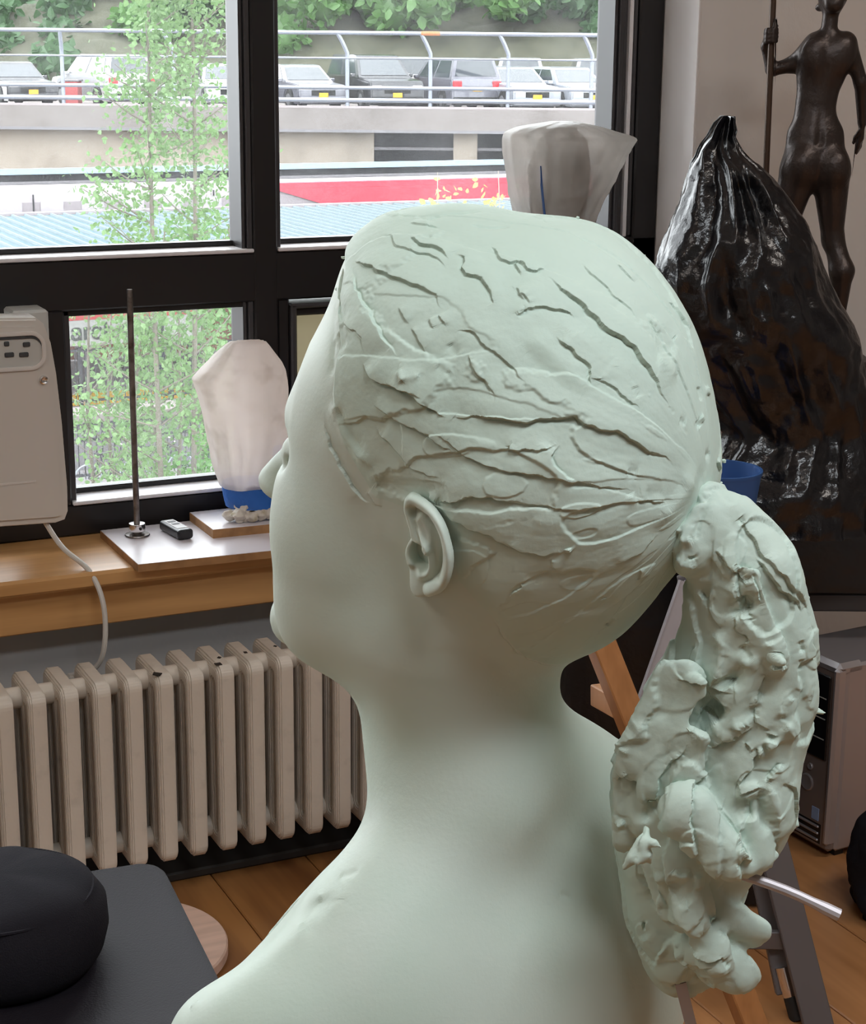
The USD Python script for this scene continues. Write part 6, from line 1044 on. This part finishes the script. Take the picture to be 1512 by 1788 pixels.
TAIL = [('groove',1.6,4,[[104.2,-53.1,24.2],[99.8,-59.1,17.1],[97.6,-61.3,9.9],[96.3,-62.5,3.2]]),('step',2.2,9,[[106.7,-61.5,0.7],[109.4,-62.4,-4.5],[114.0,-63.6,-8.0],[118.4,-65.5,-12.9],[122.6,-66.5,-16.1]]),('groove',2.2,8,[[116.1,-64.3,-7.8],[120.5,-66.4,-11.8],[122.1,-66.5,-14.9]]),('step',1.4,8,[[119.4,-62.6,-30.4],[119.0,-63.4,-24.6],[118.1,-64.4,-17.2],[115.7,-64.1,-13.4]]),('groove',4.0,14,[[118.7,-64.0,-21.3],[121.3,-64.2,-26.7],[123.3,-64.4,-31.0]]),('step',1.4,6,[[125.2,-65.0,-32.4],[123.4,-64.4,-31.4],[119.4,-62.6,-30.4]]),('step',1.0,6,[[129.0,-66.9,-25.0],[127.6,-66.9,-19.5],[125.0,-66.7,-13.3],[122.2,-63.4,-6.4]]),('step',2.4,13,[[125.1,-62.6,-2.7],[128.9,-63.5,-6.3],[132.9,-64.4,-12.3],[137.0,-64.0,-17.9],[142.0,-62.8,-20.6],[146.4,-61.1,-25.0],[149.1,-60.7,-31.5]]),('step',1.8,8,[[116.1,-56.9,15.9],[119.9,-58.6,10.2],[125.1,-60.7,3.8],[127.4,-62.0,-0.5],[132.7,-63.3,-6.4],[138.4,-63.3,-12.6],[144.4,-61.4,-19.4],[149.0,-59.5,-25.5],[153.6,-58.0,-34.0]]),('groove',1.4,4,[[117.6,-57.0,15.2],[119.9,-57.8,12.3]]),('ridge',2.4,7,[[108.4,-56.2,-41.4],[112.2,-58.0,-46.4],[112.9,-57.9,-56.2],[111.3,-57.1,-64.6],[110.5,-56.8,-70.5]]),('step',1.4,9,[[118.4,-62.1,-30.6],[118.2,-61.3,-38.8],[123.4,-62.9,-40.7],[125.0,-63.2,-43.7],[121.6,-61.9,-46.6]]),('groove',1.8,4,[[120.8,-61.7,-46.7],[123.8,-63.3,-50.1],[126.8,-64.7,-54.0]]),('groove',3.2,10,[[113.8,-58.7,-64.0],[117.1,-61.1,-68.8]]),('groove',2.8,10,[[117.1,-61.1,-68.8],[119.9,-62.8,-61.7],[123.2,-64.3,-55.5]]),('groove',3.2,8,[[101.9,-53.4,-25.5],[103.9,-55.4,-24.1],[106.0,-56.9,-24.4]]),('step',1.2,7,[[105.6,-55.9,-28.7],[108.0,-56.8,-34.0],[111.9,-58.3,-40.7]]),('ridge',2.0,9,[[134.1,-66.7,-41.7],[135.9,-67.0,-47.1],[137.0,-70.4,-50.8]]),('ridge',3.2,7,[[135.8,-66.0,-54.3],[138.8,-66.1,-55.0],[141.4,-66.4,-54.1]]),('groove',2.2,14,[[136.5,-63.9,-61.1],[133.2,-63.4,-67.8],[130.6,-62.8,-75.4]]),('step',1.2,7,[[129.3,-62.5,-78.0],[131.0,-63.1,-69.6],[134.9,-63.9,-59.5]]),('groove',1.5,3,[[148.6,-62.6,-43.7],[150.0,-62.2,-50.3]]),('groove',1.2,3,[[149.6,-62.3,-52.6],[149.4,-62.2,-60.0]]),('step',1.8,7,[[156.0,-58.5,-79.2],[157.2,-57.8,-72.1],[158.0,-56.6,-60.2],[155.8,-58.5,-52.3],[154.3,-59.5,-43.9],[153.6,-58.7,-36.1]]),('step',1.8,9,[[91.1,-56.5,-66.7],[101.3,-60.8,-67.0],[109.8,-56.4,-71.0],[119.1,-62.0,-72.1]]),('step',1.0,8,[[102.0,-50.2,-49.2],[99.5,-48.5,-58.0],[93.2,-57.1,-64.0]]),('ridge',2.0,6,[[89.7,-60.1,5.6],[92.5,-61.8,5.0],[95.0,-62.3,5.9]]),('ridge',2.0,6,[[88.1,-58.1,-3.6],[92.5,-60.5,-7.6],[98.3,-61.6,-6.4]]),('groove',1.6,4,[[95.0,-62.5,-2.3],[95.9,-62.4,-4.6]]),('groove',5.0,20,[[101.2,-59.5,-93.3],[104.8,-53.8,-88.0],[108.2,-55.4,-81.6],[112.2,-57.8,-75.7]]),('groove',4.0,14,[[107.7,-55.2,-87.5],[110.4,-56.6,-82.7],[112.9,-58.4,-77.1]]),('step',1.4,8,[[99.7,-59.3,-94.2],[103.3,-53.0,-86.7],[108.7,-55.8,-76.5]]),('ridge',2.4,10,[[99.1,-59.2,-97.6],[103.5,-60.0,-94.7],[108.7,-55.8,-93.9],[111.3,-57.3,-86.6],[114.4,-59.4,-78.3]]),('step',1.5,16,[[84.2,-50.1,-134.5],[85.3,-51.2,-128.0],[86.0,-52.5,-118.9],[90.2,-54.3,-111.4],[95.8,-57.4,-105.4],[99.1,-59.2,-98.0]]),('step',2.0,16,[[104.3,-68.1,-154.1],[102.0,-70.4,-144.6],[99.2,-70.9,-135.2],[100.2,-69.8,-128.1],[101.1,-63.4,-120.8],[104.0,-58.3,-118.0],[107.6,-55.8,-110.6],[109.8,-56.1,-102.0]]),('ridge',0.8,3,[[109.8,-58.3,-124.2],[113.9,-59.5,-130.0],[119.7,-59.7,-137.5],[127.4,-63.1,-146.1]]),('ridge',2.2,6,[[120.2,-60.9,-91.3],[121.5,-61.4,-87.4],[125.3,-61.5,-86.4],[129.2,-61.7,-88.0]]),('step',2.0,10,[[109.5,-56.0,-102.5],[114.9,-57.8,-98.4],[119.7,-60.5,-93.9],[125.6,-61.0,-90.8],[129.6,-61.8,-88.0]]),('step',1.5,8,[[125.4,-60.1,-97.8],[127.7,-60.3,-99.3],[129.8,-60.2,-101.8]]),('ridge',3.0,9,[[136.2,-60.7,-99.1],[139.1,-60.9,-96.9],[140.9,-60.5,-98.7]]),('ridge',2.6,10,[[143.0,-62.1,-87.3],[147.2,-61.0,-88.9],[151.3,-58.7,-93.1]]),('ridge',2.0,10,[[131.7,-60.4,-101.8],[134.8,-60.5,-100.8]]),('groove',2.2,5,[[138.2,-61.2,-95.6],[139.1,-61.7,-92.0]]),('step',1.8,9,[[124.7,-59.6,-121.0],[126.1,-59.1,-115.7],[130.0,-59.6,-110.5],[131.2,-60.1,-104.4],[135.5,-60.5,-100.8]]),('step',1.6,9,[[124.5,-60.2,-125.4],[128.7,-62.1,-122.8],[135.0,-61.0,-119.9]]),('groove',5.0,9,[[127.0,-61.7,-125.5],[128.0,-62.3,-132.0],[130.5,-63.4,-138.3]]),('groove',3.6,6,[[134.2,-61.0,-119.9],[135.6,-62.8,-129.2],[138.6,-62.4,-139.5],[141.0,-61.9,-145.6]]),('ridge',2.0,8,[[67.2,-48.5,-110.7],[71.3,-50.1,-99.0],[79.2,-53.0,-88.6]]),('groove',1.6,6,[[67.8,-48.7,-107.2],[69.8,-49.1,-98.6],[74.1,-51.0,-91.1]]),('groove',2.4,5,[[83.1,-50.9,-130.7],[82.3,-47.7,-140.7],[81.0,-47.3,-147.0]]),('step',1.4,8,[[66.0,-42.4,-126.0],[70.7,-48.2,-118.4]]),('ridge',2.0,4,[[67.1,-39.5,-151.1],[69.4,-40.4,-149.8],[70.9,-41.1,-147.7]]),('step',2.2,9,[[144.0,-59.0,-108.0],[138.1,-59.8,-115.3],[136.6,-60.3,-118.4]]),('ridge',2.4,9,[[135.0,-61.4,-121.4],[139.1,-60.6,-122.5],[142.1,-60.1,-132.0],[144.4,-58.4,-139.6],[148.7,-57.0,-141.0]]),('step',1.6,8,[[147.4,-57.3,-119.6],[152.5,-53.1,-125.6],[154.4,-50.5,-136.2],[155.4,-48.5,-145.6]]),('step',2.2,9,[[128.6,-72.6,-153.5],[127.0,-71.6,-150.6],[124.2,-68.3,-146.2],[127.4,-63.1,-146.1]]),('groove',1.2,5,[[128.5,-62.5,-77.0],[129.6,-62.2,-83.7]]),('step',1.1,9,[[129.3,-62.6,-77.8],[130.6,-62.1,-86.2],[137.9,-61.9,-91.1]]),('ridge',1.6,7,[[147.4,-62.3,-72.0],[142.9,-62.9,-75.9],[142.0,-62.5,-84.2]]),('ridge',2.2,8,[[88.1,-53.8,-168.7],[90.8,-47.7,-182.9],[90.9,-45.9,-194.5]]),('step',2.4,10,[[92.0,-32.9,-202.0],[96.3,-48.7,-199.1],[101.0,-54.8,-198.2],[104.6,-54.5,-202.8],[110.1,-54.8,-203.3],[111.4,-57.7,-194.3]]),('groove',2.4,16,[[94.1,-56.4,-172.6],[97.2,-56.4,-181.5],[103.5,-57.6,-186.1]]),('ridge',2.2,5,[[94.1,-57.1,-166.7],[97.3,-57.5,-169.8],[103.4,-57.4,-169.4]]),('ridge',1.6,5,[[106.6,-56.7,-169.4],[107.2,-57.2,-178.0]]),('step',2.2,9,[[106.9,-47.1,-215.2],[110.9,-49.9,-219.7],[115.2,-53.8,-219.9],[121.2,-54.7,-217.0],[124.1,-54.5,-219.4]]),('groove',2.8,6,[[112.2,-56.4,-186.6],[116.6,-55.1,-194.8],[124.0,-50.0,-204.2],[128.3,-44.2,-215.0],[134.2,-44.9,-221.5]]),('groove',2.2,4,[[83.9,-27.4,-213.5],[85.9,-28.8,-213.1]]),('ridge',1.8,12,[[84.9,-27.2,-218.3],[90.5,-29.7,-224.7],[96.8,-32.1,-228.1]]),('groove',2.4,7,[[82.1,-32.4,-180.0],[86.7,-32.6,-190.6],[92.0,-32.9,-202.0]]),('groove',1.8,5,[[114.6,-43.5,-234.1],[118.8,-41.4,-240.7]]),('step',1.6,7,[[99.5,-33.0,-226.8],[107.8,-44.4,-225.9],[113.6,-52.3,-224.6],[118.0,-54.8,-222.4]]),('groove',1.6,4,[[122.6,-54.6,-217.8],[125.9,-53.5,-223.8]]),('groove',2.6,6,[[124.9,-68.5,-146.6],[127.3,-70.8,-149.1]]),('groove',3,5,[[122.9,-71.9,-158.1],[126.9,-71.8,-157.3],[127.9,-72.7,-153.2]]),('groove',2.4,5,[[105.6,-66.8,-158.5],[108.2,-56.5,-167.2]])]
HEAD = thing('clay_bust', 'large pale green clay head and shoulders of a woman with a ponytail, seen from behind', 'sculpture', (.4008, .7733, 1.4217), -YAW)
V, F = make_bust(HAIR + BODY)
V = finish(V, F, HAIR + BODY, 1., lambda v, n: .30 * rough(v, 1, .05) + 2.4 * sstep(-.6, 2.2, hair_depth(v)) * sstep(20, 70, (v - HEADC) @ head_axes()[0]) * sstep(-20, 10, (v - HEADC) @ head_axes()[2]) + slabs(v) * np.clip(hair_depth(v) / 7, 0, 1) * (.22 + .78 * sstep(-45, 25, v[:, 2])))
N = normals(V, F)
is_hair = hair_depth(V[F].mean(1)) > 0
def sub(sel):
    u, inv = np.unique(F[sel], return_inverse=True); return V[u] / 1000, inv.reshape(-1, 3), N[u]
smooth_part('head_and_shoulders', *sub(~is_hair), 'clay_pale', HEAD); smooth_part('hair', *sub(is_hair), 'clay', HEAD, label='hair built up in overlapping slabs of green clay')
V, F = make_tail(build_tail, TAIL)
V = finish(V, F, TAIL, 1.15, lambda v, n: dabs(v) + .6 * rough(v, 9, .16))
smooth_part('ponytail', V / 1000, F, normals(V, F), 'clay', HEAD, label='ponytail of rough clay dabs hanging down the back')
V, F = ear_mesh(); V = relax(ear_place(V), F, 1., 2, .4)
smooth_part('ear', V / 1000, F, normals(V, F), 'clay_pale', HEAD)
sr = curve([(.1185, -.052, -.168), (.150, -.060, -.176), (.1765, -.067, -.186)], 8)
part('armature_rod', tube(sr, [.0026] * 7 + [.0032] * (len(sr) - 7), 10), 'aluminium', HEAD, label='dull steel rod sticking out of the ponytail')
part('armature_strip', beam((.105, -.03, -.245), (.120, -.028, -.30), .006, .002, (1, 0, 0)), 'aluminium', HEAD, label='flat metal strip under the ponytail')
ms_ = thing('modelling_stand', 'wooden modelling stand under the clay bust', 'stand', (.4008, .7733, 0), -YAW)
part('turntable', box((-.09, -.09, 1.055), (.09, .09, 1.079), .004), 'easel_wood', ms_); part('post', box((-.04, -.04, .03), (.04, .04, 1.055), .004), 'easel_wood', ms_); part('foot', box((-.25, -.25, 0), (.25, .25, .03), .004), 'easel_wood', ms_)
rng = np.random.default_rng(8)
for k, c in enumerate(((-76, 8, 113), (-73, 22, 127), (71, 6, 134), (76, 16, 130), (43, 18, 148), (116, -16, 33), (116, -6, 19))):
    s = trimesh.creation.icosphere(2, 1.); v = np.array(s.vertices); v *= 1 + .9 * (meshkit.noise(v * 1.6 + k * 5, k)[:, None] - .5); s.vertices = (v * rng.uniform(.6, 1.5, 3) * [1.2, 1, .8] + c) / 1000; part('clay_crumb', s, 'clay', HEAD)
